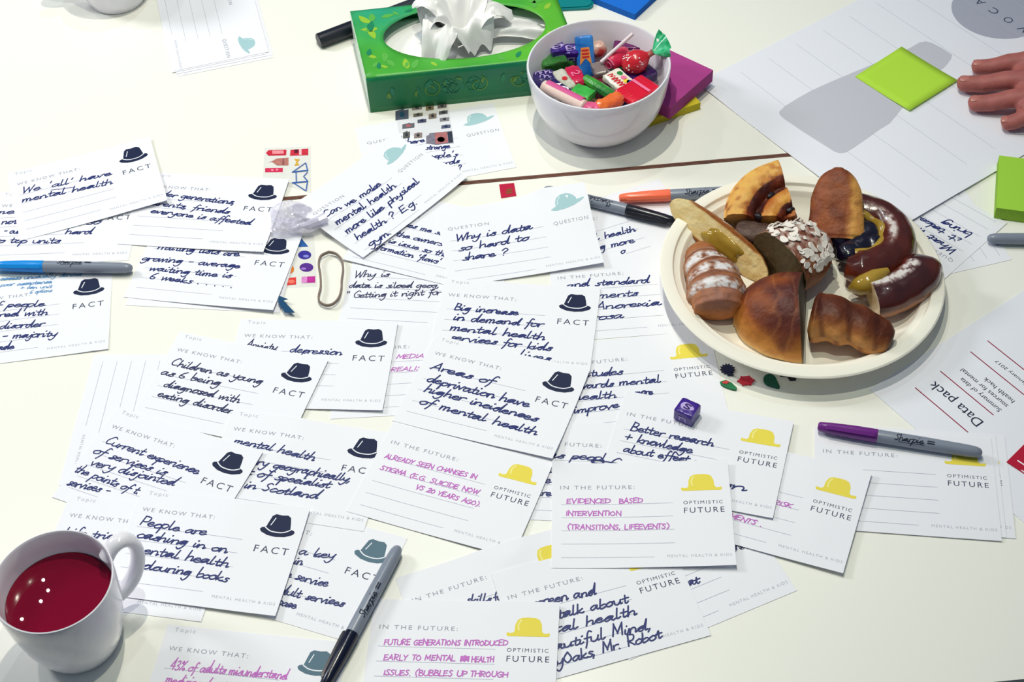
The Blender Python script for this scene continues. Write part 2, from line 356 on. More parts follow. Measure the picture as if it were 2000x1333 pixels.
    def zat(s, u, v):
        a = min(max((u / s.W + .5) * s.nu, 0), s.nu - 1e-6); b = min(max((v / s.H + .5) * s.nv, 0), s.nv - 1e-6); i, j = int(a), int(b); a -= i; b -= j
        Z = s.Z; return Z[j, i] * (1 - a) * (1 - b) + Z[j, i + 1] * a * (1 - b) + Z[j + 1, i] * (1 - a) * b + Z[j + 1, i + 1] * a * b
    def S(s, off=.1): return lambda u, v: (u / 1000, v / 1000, (s.zat(u, v) + off) / 1000)
    def loc(s, px, py):
        X, Y = at(px, py, s.zpl); d = np.array([X, Y]) - s.t; return float(s.R[0, 0] * d[0] + s.R[1, 0] * d[1]), float(s.R[0, 1] * d[0] + s.R[1, 1] * d[1])
    def patch(s, pts, off, mb, m=0):
        """flat printed shape, triangulated finely enough to follow the sheet"""
        S = s.S(off); tri = tessellate_polygon([[Vector((p[0], p[1], 0)) for p in pts]]); out = []
        todo = [tuple(tuple(pts[i]) for i in t) for t in tri]
        while todo:
            t = todo.pop(); d = [math.dist(t[k], t[(k + 1) % 3]) for k in range(3)]; k = d.index(max(d))
            if d[k] > 5: q = tuple((t[k][n] + t[(k + 1) % 3][n]) / 2 for n in (0, 1)); todo += [(t[k], q, t[(k + 2) % 3]), (q, t[(k + 1) % 3], t[(k + 2) % 3])]
            else: out.append(t)
        ids = {}; vs = []; fs = []
        for t in out:
            f = []
            for p in t:
                if p not in ids: ids[p] = len(vs); vs.append(S(*p))
                f.append(ids[p])
            (ax, ay), (bx_, by), (cx, cy) = t
            fs.append(tuple(f) if (bx_ - ax) * (cy - ay) - (by - ay) * (cx - ax) > 0 else tuple(f[::-1]))
        mb.add(vs, fs, m)
def hat_print(s, kind, slate=False, grey=False):
    if kind == 'fact':
        x0, y0, w = 37.5, 21, 30.0
        f = lambda q: [(x0 + w * a, y0 + w * b) for a, b in q]
        b = MB(); s.patch(f([(0, .2), (.05, .12), (.25, .03), (.5, 0), (.75, .03), (.95, .12), (1, .2), (.96, .26), (.85, .29), (.81, .5), (.77, .66), (.67, .73), (.5, .71), (.33, .73), (.24, .66), (.20, .5), (.15, .29), (.04, .26)]), .1, b)
        h = b.build('hat_emblem', m_slate if slate else m_navy, s.o, smooth=0)
        b = MB(); S = s.S(.14); ribbon(b, crom(f([(.14, .27), (.3, .175), (.5, .15), (.7, .175), (.86, .27)])), 1.0, S); ribbon(b, f([(.27, .36), (.35, .6)]), .8, S)
        b.build('hat_band', m_whi, h, smooth=0)
    elif kind == 'future':
        x0, y0, w = 33.4, 21.6, 34.2
        f = lambda q: [(x0 + w * a, y0 + w * b) for a, b in q]
        b = MB(); s.patch(f([(0, .06), (.02, .01), (.07, .0), (.93, .0), (.98, .01), (1, .06), (.98, .1), (.93, .085), (.86, .085), (.815, .13), (.805, .3), (.75, .43), (.66, .48), (.5, .49), (.34, .48), (.25, .43), (.195, .3), (.185, .13), (.14, .085), (.07, .085), (.02, .1)]), .1, b)
        h = b.build('hat_emblem', m_yel, s.o, smooth=0)
        b = MB(); ribbon(b, crom(f([(.28, .16), (.27, .3), (.33, .42)])), 1.5, s.S(.14)); b.build('hat_highlight', m_yel2, h, smooth=0)
    else:
        q = [(0, 0), (5, -1.8), (13, -1.5), (22, .2), (29, 3), (33.4, 6), (33, 7.5), (28, 6.5), (26, 6), (25.5, 9), (22.5, 13.5), (17, 16), (11, 15.5), (6.5, 12.5), (5, 8), (5, 3.5), (2, 2), (0, 1.2)]
        b = MB(); s.patch([(36.5 + a, 25 + c) for a, c in q], .1, b); h = b.build('hat_emblem', m_teal, s.o, smooth=0)
        b = MB(); ribbon(b, crom([(36.5 + a, 25 + c) for a, c in ((7, 5), (7.5, 9.5), (10.5, 13))]), 1.0, s.S(.14)); b.build('hat_highlight', m_teal2, h, smooth=0)
CARDS = {}
def card(key, kind, feats, label, writing=(), ink='navy', w=1.25, xh=4.2, lift=(0, 0, 0, 0), z=1.0, slate=False, caps=False, blank=False, slant=.2, group='printed workshop cards on the table', iters=70, bow=None, extra=None, hat=True):
    s = Sheet(kind + '_card' if kind != 'plain' else 'card', m_card, 148, 105, feats, kind, lift, z, iters=iters, bow=bow, extra=extra)
    tag(s.o, label, 'card', group); CARDS[key] = s
    if blank: return s
    S = s.S(.1); b = MB()
    for k, y in enumerate(LINES[kind]): ribbon(b, [(-66, y), (26 if k < 4 else 9, y)], .34, S, 5)
    b.build('ruled_lines', m_line, s.o, smooth=0)
    def pr(name, m, rows):
        b = MB()
        for r in rows: printed(b, *r[:5], S, r[5])
        b.build(name, m, s.o, smooth=0)
    if kind == 'fact':
        pr('topic_line', m_foot, [('Topic', -67, 47, 17, 3.6, 1.35)]); pr('heading', m_head, [('WE KNOW THAT:', -67, 30, 64, 3.9, 1.3)])
        pr('card_title', m_dark, [('FACT', 38.2, 5, 29, 6.6, 1.35)]); pr('footer', m_foot, [('MENTAL HEALTH & KIDS', 17.6, -43, 53, 2.6, 1.3)])
    elif kind == 'future':
        pr('heading', m_head, [('IN THE FUTURE:', -67, 25.4, 62, 3.8, 1.3)]); hat and pr('card_title', m_dark, [('OPTIMISTIC', 34.8, 8, 32.3, 3.3, 1.3), ('FUTURE', 35, -.5, 33, 5.2, 1.3)])
        pr('footer', m_foot, [('MENTAL HEALTH & KIDS', 19.2, -43.4, 52, 2.6, 1.3)])
    else:
        pr('heading', m_head, [('QUESTION', -66, 23.3, 40.5, 4.0, 1.3)]); pr('card_title', m_head, [('QUESTION', 35.9, 6.7, 34, 4.2, 1.3)]); pr('footer', m_foot, [('MENTAL HEALTH & KIDS', 19.9, -45.4, 52, 2.6, 1.3)])
    if hat: hat_print(s, kind, slate)
    groups = {}
    for ln in writing:
        t, p, q = ln[:3]; o = dict(ink=ink, w=w, xh=xh, caps=caps, slant=slant); o.update(ln[3] if len(ln) > 3 else {})
        mb = groups.setdefault(o['ink'], MB())
        write(mb, t, s.loc(*p), s.loc(*q), s.S(.12), o['xh'], o['w'], o['slant'], not o['caps'], o['caps'])
    for k, mb in groups.items(): mb.build('handwriting', INK[k], s.o, smooth=0)
    return s
# ------------------------------------------------------------------ pens that lie under cards (height only; built further down)
PENS = dict(mid_black=((1320, 434), (1042, 366), 0.0), orange=((1209, 388), (1500, 371), 0.0))
def pen_axis(k):
    a, b, z = PENS[k]; A = np.array(at(*a, z + 6)); B = np.array(at(*b, z + 6)); d = (B - A) / np.linalg.norm(B - A); return A, A + d * 137, d
# ------------------------------------------------------------------ loose papers, bottom to top
data_pack = Sheet('report_cover', m_paper, 210, 297, dict(TR=(1698, 760), A=(1787, 758), B=(1891, 845)), z=.6, thick=.5, step=9, extra=dict(A=(82, 116), B=(20, 116)), iters=20)
tag(data_pack.o, 'white report cover titled Data pack with dark red rules, upside down beside the plate', 'report')
m_rule = mat('print_dark_red', (150, 32, 62), .6, .3)
b = MB(); S = data_pack.S(.1)
for y in (116, 85, 47.5, 26): ribbon(b, [(20, y), (82, y)], 1.0, S, 8)
b.build('red_rules', m_rule, data_pack.o, smooth=0)
b = MB(); printed(b, 'Data pack', 19.5, 97, 58, 9.5, S, 1.0)
for k, t in enumerate(('Summary of data', 'sources for mental', 'health hack')): printed(b, t, 19.5, 75 - 8.2 * k, (46, 53, 34)[k], 4.6, S, 1.0)
printed(b, '18 January 2017', 19.5, 36, 42, 3.4, S, 1.0); b.build('printed_text', mat('print_black_blue', (40, 48, 72), .7, .2), data_pack.o, smooth=0)
card('q_low', 'plain', dict(BL=(1974, 507), E=(1865, 532)), 'blank lined card mostly hidden under the upside down QUESTION card right of the plate', extra=dict(E=(-74, 7)), blank=True)
b = MB(); S = CARDS['q_low'].S(.1)
for y in (8, -5, -18, -31, -44): ribbon(b, [(-66, y), (26, y)], .34, S, 5)
b.build('ruled_lines', m_line, CARDS['q_low'].o, smooth=0)
card('bring', 'question', dict(TL=(1845, 546), BL=(1966, 437), Q=(1857, 508)), 'upside down QUESTION card asking what it takes, tucked under the poster sheet', extra=dict(Q=(-64.5, 24)), writing=[
    ('What will', (1870, 491), (1772, 430)), ('it take', (1879, 468), (1799, 424)), ('bring', (1900, 456), (1843, 431))], xh=4.6)
KX = 369.0, 1048.0
a3 = Sheet('poster_sheet', m_paper, 288, 420, dict(TL=(KX[0], KX[1], 0), TR=(KX[0] - .545 * 288, KX[1] + .839 * 288, 0)), thick=.4, step=9, iters=90, lift=(3, 0, 0, 0),
    bow=lambda u, v: 1.5 * np.exp(-((u - .93) ** 2 + (v - .96) ** 2) / .01))
tag(a3.o, 'large white poster sheet with grey printed bubbles and ADVOCATE heading, upside down under the hand', 'paper')
m_gbub = mat('print_grey_lilac', (198, 198, 208), .7, .2); m_gcirc = mat('print_mid_grey', (172, 174, 190), .7, .2); m_thin = mat('print_thin_line', (196, 200, 216), .7, .2)
def zr(x, y): return a3.loc(1350 + x / 3.077, y / 3.077)
b = MB(); bub = [zr(*p) for p in ((528, 672), (560, 640), (640, 590), (720, 545), (830, 495), (960, 440), (1080, 390), (1180, 345), (1310, 290), (1370, 255), (1410, 247), (1450, 258), (1510, 290), (1568, 328), (1560, 355), (1530, 395),
      (1500, 420), (1420, 490), (1320, 590), (1260, 660), (1225, 705), (1190, 745), (1130, 782), (1050, 840), (980, 890), (930, 920), (895, 926), (860, 915), (760, 850), (660, 785), (560, 715), (532, 690))]
Sg = a3.S(.12); a3.patch(bub, .12, b); b.build('grey_bubble', m_gbub, a3.o, smooth=0)
def a3loc(X, Y): d = np.array([X, Y]) - a3.t; return float(a3.R[0, 0] * d[0] + a3.R[1, 0] * d[1]), float(a3.R[0, 1] * d[0] + a3.R[1, 1] * d[1])
cu_, cv_ = a3loc(555, 1382)
b = MB(); a3.patch([(cu_ + 50 * math.cos(t * math.pi / 32), cv_ + 50 * math.sin(t * math.pi / 32)) for t in range(64)], .12, b); b.build('grey_disc', m_gcirc, a3.o, smooth=0)
b = MB(); S2 = a3.S(.2); lu, lv = a3loc(556, 1373)
for k, ch in enumerate('ADVOCATE'): printed(b, ch, lu + (k - 3.5) * 20.8 - 5, lv - 5, 10 if ch != 'E' else 7, 10, S2, 1.0)
b.build('printed_text', m_dark, a3.o, smooth=0)
b = MB(); S1 = a3.S(.16); v0 = zr(290, 430)[1]; dv = (zr(640, 270)[1] - v0) / 2
for k in range(-1, 14): 
    if abs(v0 + k * dv) < 200: ribbon(b, [(-120, v0 + k * dv), (128, v0 + k * dv)], .35, S1, 9)
b.build('ruled_lines', m_thin, a3.o, smooth=0)
def tbl(x0, y0, s): return lambda x, y: (x0 + x / s, y0 + y / s)
def stack_of(n, key, kind, feats, labels, offs, **kw):
    for k in range(n):
        dx, dy = offs[k]
        card(key + str(k), kind, {a: (p[0] + dx, p[1] + dy) for a, p in feats.items()}, labels[k], **kw)
# --- top left stack of question cards
OFF = [(9, 9), (5, 5), (-4, 3), (0, 0)]
stack_of(4, 'corner', 'question', dict(BR=(326, 143), TR=(524, 102), Q0=(435, 79), Q1=(453.6, 112.5), G0=(337.5, 78.6), G1=(360, 132)),
    ['bottom QUESTION card of the squared stack beside the white cup at the top left', 'second from bottom card of the stack beside the white cup at the top left',
     'second from top card of the stack beside the white cup at the top left', 'top QUESTION card of the stack beside the white cup at the top left'], OFF, group='stack of question cards at the top left')
# ------------------------------------------------------------------ sticker sheets
m_film = mat('clear_film', (238, 238, 240), .25, .4, alpha=.22)
def stick_poly(pts, col, parent, org, z, name='sticker', h=.12):
    b = MB(); q = [at(*p, z) for p in pts]; b.prism([((x - org[0]) / 1000, (y - org[1]) / 1000) for x, y in q], 0, h / 1000)
    o = b.build(name, mat('sticker_%d_%d_%d' % col, col, .45, .4, noise=.5, nscale=260), parent, smooth=0); o.location.z = .0001; return o
def sticker_sheet(label, film, items, zadd=0.0):
    q = [at(*p) for p in film]; org = (sum(p[0] for p in q) / len(q), sum(p[1] for p in q) / len(q)); z = max(hmax([p]) for p in q + [org]) + .06 + zadd
    root = empty('sticker_sheet', wv(org[0], org[1], z), 0, label, 'sticker sheet')
    b = MB(); b.prism([((x - org[0]) / 1000, (y - org[1]) / 1000) for x, y in q], 0, .00006); b.build('clear_film', m_film, root, smooth=0)
    for pts, col, extra in items:
        o = stick_poly(pts, col, root, org, z)
        for e in extra: stick_poly(e[0], e[1], o, org, z, 'sticker_print', .1).location.z = .00012
    for k in range(14):
        for f in range(14): hdisc(q[0][0] + (q[1][0] - q[0][0]) * k / 13 + (q[3][0] - q[0][0]) * f / 13, q[0][1] + (q[1][1] - q[0][1]) * k / 13 + (q[3][1] - q[0][1]) * f / 13, 3, z + .25)
    return root
def bx(T, x0, y0, x1, y1, sk=0): return [T(x0, y1), T(x1, y1 - sk), T(x1, y0 - sk), T(x0, y0)]
def el(T, cx, cy, rx, ry, n=14): return [T(cx + rx * math.cos(a), cy - ry * math.sin(a)) for a in np.linspace(0, 2 * math.pi, n, endpoint=False)]
zf = tbl(500, 270, 3.703)
sticker_sheet('clear sheet of red and pink stickers behind the older generations card', [zf(50, 300), zf(400, 400), zf(395, 60), zf(60, 75)], [
    ([zf(72, 108), zf(90, 128), zf(218, 125), zf(220, 85), zf(90, 88)], (204, 40, 62), [(bx(zf, 118, 92, 200, 116, 2), (240, 150, 160))]),
    ([zf(246, 128), zf(378, 124), zf(378, 76), zf(250, 86)], (206, 44, 64), [(bx(zf, 278, 84, 305, 110, 2), (90, 20, 40)), (bx(zf, 312, 80, 330, 122), (240, 190, 196))]),
    ([zf(90, 176), zf(115, 172), zf(150, 198), zf(235, 198), zf(235, 142), zf(150, 148), zf(115, 168)], (186, 120, 110), [(bx(zf, 190, 150, 205, 196), (150, 90, 90))]),
    ([zf(278, 200), zf(316, 196), zf(300, 175), zf(318, 155), zf(276, 150), zf(292, 174)], (220, 176, 60), []),
    (bx(zf, 66, 218, 194, 248, 2), (214, 40, 84), [(el(zf, 118, 232, 10, 6), (244, 160, 180)), (el(zf, 152, 230, 10, 6), (244, 160, 180))])])
b_ = [(262, 248), (372, 236), (374, 252), (266, 262)]
t0 = at(*zf(320, 285)); tr = empty('ribbon_sticker', wv(t0[0], t0[1], hmax([t0]) + .1), 0, 'blue outline bow sticker standing right of the red stickers', 'sticker')
b = MB()
for l in (((264, 248), (374, 236)), ((264, 326), (374, 316)), ((290, 250), (292, 322)), ((360, 182), (374, 240)), ((356, 184), (268, 246)), ((372, 250), (345, 280), (372, 312)), ((372, 322), (362, 384)), ((360, 384), (272, 326))):
    ribbon(b, [((at(*zf(*p))[0] - t0[0]), (at(*zf(*p))[1] - t0[1])) for p in l], 1.7 if l[0][0] == 264 else 1.1, lambda u, v: (u / 1000, v / 1000, .0003))
b.build('outline', mat('sticker_blue_line', (58, 98, 176), .4, .4), tr, smooth=0)
sticker_sheet('clear sheet of rainbow coloured stickers under the Waiting lists card', [zf(140, 1090), zf(445, 1075), zf(420, 700), zf(220, 720)], [
    ([zf(290, 790), zf(378, 785), zf(325, 722)], (34, 90, 160), []), (el(zf, 352, 846, 48, 32), (50, 40, 150), [(el(zf, 362, 856, 22, 10), (130, 130, 210))]),
    (el(zf, 365, 936, 50, 32), (84, 36, 140), [(el(zf, 345, 946, 18, 9), (150, 110, 196))]), (bx(zf, 330, 1004, 428, 1050, 4), (190, 40, 150), [(bx(zf, 330, 1006, 370, 1050, 2), (222, 140, 206))]),
    (bx(zf, 190, 1018, 290, 1070, 10), (222, 54, 50), [(el(zf, 255, 1040, 26, 14), (240, 120, 100))]), (el(zf, 240, 950, 36, 32), (226, 126, 40), [])])
# --- left pile
card('side', 'future', dict(S5=(199.7, 705.5), S4=(228, 705), S3=(256.5, 705), S2=(286, 705)), 'blank lined card turned sideways under the pile of FACT cards at the left')
z1 = tbl(0, 240, 2.778)
card('notes_hard', 'fact', dict(BR=(254, 510), G0=(140, 495), G1=(247.6, 495), F1=(252, 426)), 'FACT card with the words hard and top, under the We all have card', [
    ('Some', (-45, 418), (27, 417)), ('not', (2, 437), (33, 436)), ('- our', (5, 455), (38, 456)), ('hard', z1(350, 602), z1(492, 602)), ('to top units', z1(-40, 648), z1(320, 652)), ('so', z1(470, 553), z1(545, 545))])
z3 = tbl(450, 180, 2.778)
card('order', 'fact', dict(TR=(216, 535), BR=(215, 685), HL=(141.5, 571), HR=(202.7, 560), F0=(142, 600), F1=(200.5, 594.6), G0=(94, 677), G1=(206, 667)), 'FACT card with light blue notes above navy writing, below the blue marker', [
    ('access unusually denied', z1(0, 852), z1(440, 828), dict(ink='cyan', xh=2.6, w=.8, caps=False)), ('poor acceptance', z1(0, 887), z1(280, 868), dict(ink='cyan', xh=2.6, w=.8)), ('+ can unit', z1(105, 903), z1(278, 893), dict(ink='cyan', xh=2.4, w=.7)), ('6 options', z1(160, 925), z1(280, 915), dict(ink='cyan', xh=2.4, w=.7)),
    ('of people', z1(-70, 1004), z1(240, 993)), ('offered with', z1(-130, 1060), z1(255, 1040)), ('disorder', z1(-5, 1118), z1(238, 1103)), ('- majority', z1(5, 1170), z1(302, 1158)), ('made', z1(-60, 1237), z1(75, 1225))], lift=(0, 0, 1, 0))
card('wait_low', 'fact', dict(BR=(545, 612), TR=(588, 455)), 'blank card just showing below the Waiting lists FACT card', blank=True)
card('waiting', 'fact', dict(BR=(536, 608), HR=(564.5, 497), F0=(497.5, 520), F1=(552.6, 524), G0=(428.4, 582), G1=(533.5, 593)), 'FACT card reading waiting lists growing, average time 6 weeks', [
    ('Waiting lists are', z1(845, 682), z1(1295, 727)), ('growing - average', z1(768, 745), z1(1300, 792)), ('waiting time is', z1(808, 800), z1(1250, 845)), ('6 weeks . . . . .', z1(808, 845), z1(1265, 902))], lift=(0, 1, 4, 0))
card('generations', 'fact', dict(TR=(565, 349), HL=(486, 380), HR=(542, 389), HE=(407, 371), F0=(478, 412), F1=(530, 417.6), G0=(410, 476), G1=(515, 489.6)), 'FACT card on older generations, parents and friends, everyone is affected', [
    ('older generations,', z1(830, 388), z1(1272, 447)), ('parents, friends', z1(790, 440), z1(1240, 497)), ('everyone is affected', z1(815, 487), z1(1358, 562))], lift=(0, 3, 3, 0))
s = card('we_all', 'fact', dict(TR=(295, 268), BR=(332, 396), H=(31.7, 358.8), HE=(149.4, 335), HL=(234, 317.4), HR=(288, 303), F0=(242, 341.5), F1=(294.5, 330), G0=(219.6, 412.8), G1=(320.4, 389.4)), 'FACT card reading We all have mental health, topmost at the upper left', [
    ("We 'all' have", z1(115, 383), z1(607, 285)), ('mental health', z1(118, 430), z1(612, 335)), ('___', z1(275, 362), z1(402, 345), dict(slant=0, w=.8))], lift=(0, 3, 4, 0))
# --- top middle
z4 = tbl(600, 0, 4.0)
card('strange', 'question', dict(TR=(965, 197), HL=(903, 244), HR=(962, 232), Q0=(911, 264.6), Q1=(972, 257), H=(714.6, 280), G1=(1012, 318)), 'QUESTION card behind the camera stickers, in front of the tissue box', [
    ('is there', z3(880, 290), z3(1055, 268)), ('strange', z3(1060, 312), z3(1192, 300)), ("people's", z3(1050, 362), z3(1232, 345)), ('cards', z3(1110, 400), z3(1242, 382)), ('?', z3(1240, 422), z3(1258, 418))], xh=4.0)
zq = tbl(750, 190, 7.407)
def cam_st(x0, y0, x1, y1, col, col2=(50, 52, 62)):
    h = y1 - y0; w = x1 - x0
    return ([zq(x0, y1), zq(x1, y1 - .12 * w), zq(x1, y0 + .1 * h - .12 * w), zq(x0 + .7 * w, y0 + .12 * h - .08 * w), zq(x0 + .62 * w, y0 - .08 * w - .02 * h), zq(x0 + .35 * w, y0), zq(x0, y0 + .14 * h)], col, [(el(zq, (x0 + x1) / 2, (y0 + y1) / 2 - .05 * w, .2 * w, .26 * h), col2)])
sticker_sheet('clear sheet of small camera stickers in front of the tissue box', [zq(215, 520), zq(1015, 690), zq(930, 105), zq(160, 190)], [
    cam_st(165, 185, 355, 335, (76, 84, 100), (30, 70, 96)), cam_st(405, 140, 550, 190, (128, 122, 112)), cam_st(605, 125, 720, 195, (122, 108, 76)), cam_st(775, 105, 905, 165, (110, 102, 94)),
    cam_st(425, 235, 560, 290, (112, 108, 92)), cam_st(645, 240, 760, 318, (132, 118, 104)), cam_st(795, 200, 920, 255, (92, 88, 92)), cam_st(485, 322, 612, 378, (78, 82, 104), (34, 40, 80)), cam_st(808, 300, 942, 356, (132, 130, 136)),
    cam_st(265, 385, 440, 460, (104, 102, 112), (178, 96, 100)), cam_st(830, 405, 960, 458, (88, 94, 122), (36, 44, 86)), cam_st(275, 500, 375, 600, (94, 94, 92)), cam_st(435, 518, 552, 598, (142, 126, 122)),
    ([zq(608, 670), zq(760, 690), zq(1005, 660), zq(985, 490), zq(740, 515), zq(655, 525), zq(650, 550), zq(612, 560)], (128, 124, 140), [([zq(745, 680), zq(930, 660), zq(912, 505), zq(735, 520)], (176, 108, 110)), (el(zq, 825, 615, 55, 38), (206, 186, 160)), ([zq(935, 662), zq(1000, 652), zq(982, 498), zq(918, 506)], (48, 54, 72))])], .05)
card('siloed', 'question', dict(TL=(694, 490), BL=(664, 613)), 'QUESTION card asking why data is siloed, getting it right, beside the rubber band', [
    ('Why is', z3(668, 1003), z3(860, 998)), ('data is siloed geog,', z3(642, 1060), z3(1135, 1060)), ('" Getting it right for', z3(622, 1117), z3(1140, 1098))], ink='thin', w=1.0, xh=4.0)
card('owners', 'question', dict(BL=(669.6, 509), G0=(851, 540)), 'card about data owners and information flows, under the Can we make card', [
    ('makes me so', z3(880, 710), z3(1150, 778)), ('the owners.', z3(895, 780), z3(1158, 838)), ('is issue so the', z3(855, 818), z3(1178, 898)), ("information 'flows'", z3(760, 845), z3(1130, 935))], ink='navy', w=1.15, xh=3.8, lift=(0, 0, 0, 2))
z2 = tbl(850, 340, 3.508)
card('health_more', 'future', dict(HE=(1165, 424), L1=(1232, 431), L3=(1260.5, 464), L4=(1274.7, 481)), 'card with the words health and more, between the black marker and the pastry plate', [
    ('mental health', z2(900, 500), z2(1375, 388)), ('talking more', z2(920, 560), z2(1368, 465)), ('o', z2(1275, 545), z2(1305, 540))], hat=False)
card('standard', 'future', dict(H=(1091.7, 546), HE=(1215, 537)), 'IN THE FUTURE card with standard and Anorexia, half under the pastry plate', [
    ('and standard', z2(900, 778), z2(1468, 742)), ('treatments', z2(880, 865), z2(1385, 832)), ('for Anorexia', z2(900, 940), z2(1540, 897)), ('nervosa', z2(900, 1010), z2(1285, 985))])
zm = tbl(1000, 660, 3.332)
card('attitudes', 'future', dict(HL=(1309, 700.5), HR=(1380.5, 691.5), O0=(1317.5, 724.5), O1=(1387.8, 717), F0=(1321, 738.6), F1=(1391.6, 732), HE=(1223.6, 703.5)), 'IN THE FUTURE card on attitudes towards mental health, under the purple cube sweet', [
    ('attitudes', zm(370, 255), zm(718, 238)), ('towards mental', zm(360, 338), zm(968, 288)), ('health', zm(400, 405), zm(682, 388)), ('more', zm(800, 370), zm(915, 366)), ('improve', zm(400, 490), zm(697, 453))])
card('people_do', 'future', dict(HM=(1100.5, 871), HE=(1172.6, 874.6)), 'IN THE FUTURE card with the words people do, under the Better research card', [
    ('as people do', zm(230, 776), zm(830, 812)), ('care', zm(90, 880), zm(255, 880)), ('more', zm(90, 940), zm(250, 945)), ('care', zm(120, 1020), zm(255, 1030))])
# --- middle left
zp = tbl(450, 560, 3.332)
card('media', 'future', dict(BL=(648, 818), Q=(768, 811.5)), 'card with purple capitals about media, showing right of the depression card', [
    ('IN THE MEDIA', zp(850, 475), zp(1258, 462)), ('TO BE REALISTIC', zp(840, 560), zp(1330, 538))], ink='purple', w=.9, xh=4.6, caps=True, extra=dict(Q=(-17, -52.5)))
card('depression', 'fact', dict(TR=(775.6, 632), BR=(750, 804.6), T=(483, 628), H=(475.5, 655), HE=(604.6, 664), HL=(693.7, 672.5), HR=(756, 674), F0=(690.7, 706), F1=(750, 708.6), G0=(630.7, 783), G1=(745.6, 788)), 'FACT card reading anxiety and depression, beside the Children card', [
    ('Anxiety, ', zp(100, 388), zp(330, 420), dict(ink='thin')), ('depression', zp(385, 425), zp(722, 452))], w=1.1, xh=4.4, lift=(0, 3, 3, 0))
zc = tbl(80, 600, 3.174)
card('children', 'fact', dict(T=(356, 656.7), H=(341.5, 683.5), HE=(466, 712), HL=(550, 734), HR=(610.5, 747.6), F0=(537, 768.6), F1=(597.7, 779.7), TR=(642, 707)), 'FACT card reading children being diagnosed with eating disorder', [
    ('Children as young', zc(803, 358), zc(1367, 482)), ('as 6 being', zc(740, 417), zc(1107, 490)), ('diagnosed with', zc(758, 492), zc(1227, 597)), ('eating disorder', zc(718, 553), zc(1185, 665))], w=1.15, xh=4.2, ink='thin', lift=(0, 2, 2, 0))
zk = tbl(400, 940, 3.392)
card('key', 'fact', dict(TR=(792, 1053.5), HL=(689.8, 1078.6), F0=(674.8, 1118.4), G0=(583.4, 1195)), 'FACT card with a slate grey hat about services, under the lower black marker', [
    ('There is a key', zk(250, 430), zk(852, 515)), ('time in', zk(430, 520), zk(640, 557)), ('the service', zk(470, 622), zk(812, 700)), ('adult services', zk(450, 735), zk(912, 832)), ('for space', zk(350, 790), zk(602, 845))], slate=True, w=1.15)
card('scotland', 'fact', dict(T=(467.5, 809.5), H=(455.4, 839), HE=(589.6, 866), HL=(677, 887), F0=(666.7, 924.6), BR=(714, 1027)), 'FACT card on mental health varying geographically, in Scotland', [
    ('mental health', zp(18, 1022), zp(542, 1137)), ('very geographically,', zp(95, 1150), zp(780, 1272)), ('lot of specialist', zp(30, 1215), zp(642, 1312)), ('in Scotland', zk(255, 45), zk(742, 118))], w=1.25, xh=4.3, slant=.3)
card('current', 'fact', dict(T=(233.4, 804.8), H=(212.3, 833), HE=(336.8, 876.6), HL=(415.5, 910), HR=(476.3, 929.2), F0=(396, 945), F1=(456.5, 962.3), TR=(514, 888.3)), 'FACT card reading current experience of services is very disjointed', [
    ('Current experience', zc(393, 842), zc(972, 1042)), ('of services is', zc(318, 905), zc(762, 1047)), ('very disjointed', zc(298, 978), zc(822, 1112)), ('the points of t.', zc(203, 1018), zc(602, 1165)), ('services -', zc(158, 1102), zc(417, 1162))], w=1.15, xh=4.4, slant=.3, lift=(0, 2, 2, 0))
z5 = tbl(0, 920, 3.228)
card('life', 'fact', dict(T=(145.6, 972.7), H=(131.7, 1008.3), G0=(271, 1177), G1=(394, 1195), BR=(395, 1216)), 'FACT card starting with the word Life, mostly behind the mug of red tea', [
    ('Life tries', z5(398, 402), z5(750, 440)), ('to be the', z5(470, 480), z5(722, 525)), ('same', z5(540, 560), z5(680, 590))], w=1.2)
card('misunderstand', 'fact', dict(T=(339, 1231), H=(328.4, 1270), HE=(483, 1288.6), HL=(582.8, 1302.6)), 'FACT card with purple writing about adults who misunderstand, at the bottom edge', [
    ('43% of adults misunderstand', z5(1068, 1252), zk(542, 1312), dict(xh=4.4)), ('medicine / not', z5(1038, 1335), z5(1420, 1385))], ink='purple', w=.95, xh=4.4, slate=True)
card('people', 'fact', dict(T=(291, 968), H=(278, 997.4), HE=(418, 1022), HL=(508.5, 1035.8), HR=(576, 1046), F0=(497.3, 1081), F1=(561.5, 1088), G0=(415, 1166), G1=(538, 1186), TR=(606, 1000), BR=(540, 1207)), 'FACT card reading people are cashing in on mental health colouring books', [
    ('People are', z5(880, 345), z5(1298, 422)), ('cashing in on', z5(862, 425), z5(1435, 532)), ('mental health', z5(828, 510), z5(1442, 622)), ('colouring books', z5(862, 612), z5(1435, 712))], w=1.3, xh=4.4, lift=(0, 4, 4, 0))
# --- middle
A_, B_, d_ = pen_axis('mid_black'); ZMB = hmax([A_ + d_ * k for k in range(2, 100, 4)]) + .1; ZMB2 = hmax([A_ + d_ * k for k in range(60, 136, 4)]) + .1
Z_OR = hmax([np.array(pen_axis('orange')[0]) + pen_axis('orange')[2] * k for k in range(2, 136, 4)]) + .1
hline(A_, B_, 5.0, ZMB + 11.2)
card('why_data', 'question', dict(TR=(1138, 361), BR=(1183, 522), H=(875, 444), HE=(955, 432.6), HL=(1076.6, 414), HR=(1140.8, 400.4), Q0=(1081.5, 440.3), Q1=(1147.9, 429.8), G0=(1068, 524), G1=(1173.5, 508)), 'QUESTION card asking why is data so hard to share, resting on the black marker', [
    ('Why is data', z2(135, 440), z2(658, 370)), ('so hard to', z2(160, 512), z2(638, 440)), ('share ?', z2(185, 575), z2(495, 540))], w=1.35, xh=4.6, z=5, lift=(0, 2, 5, 0), iters=120)
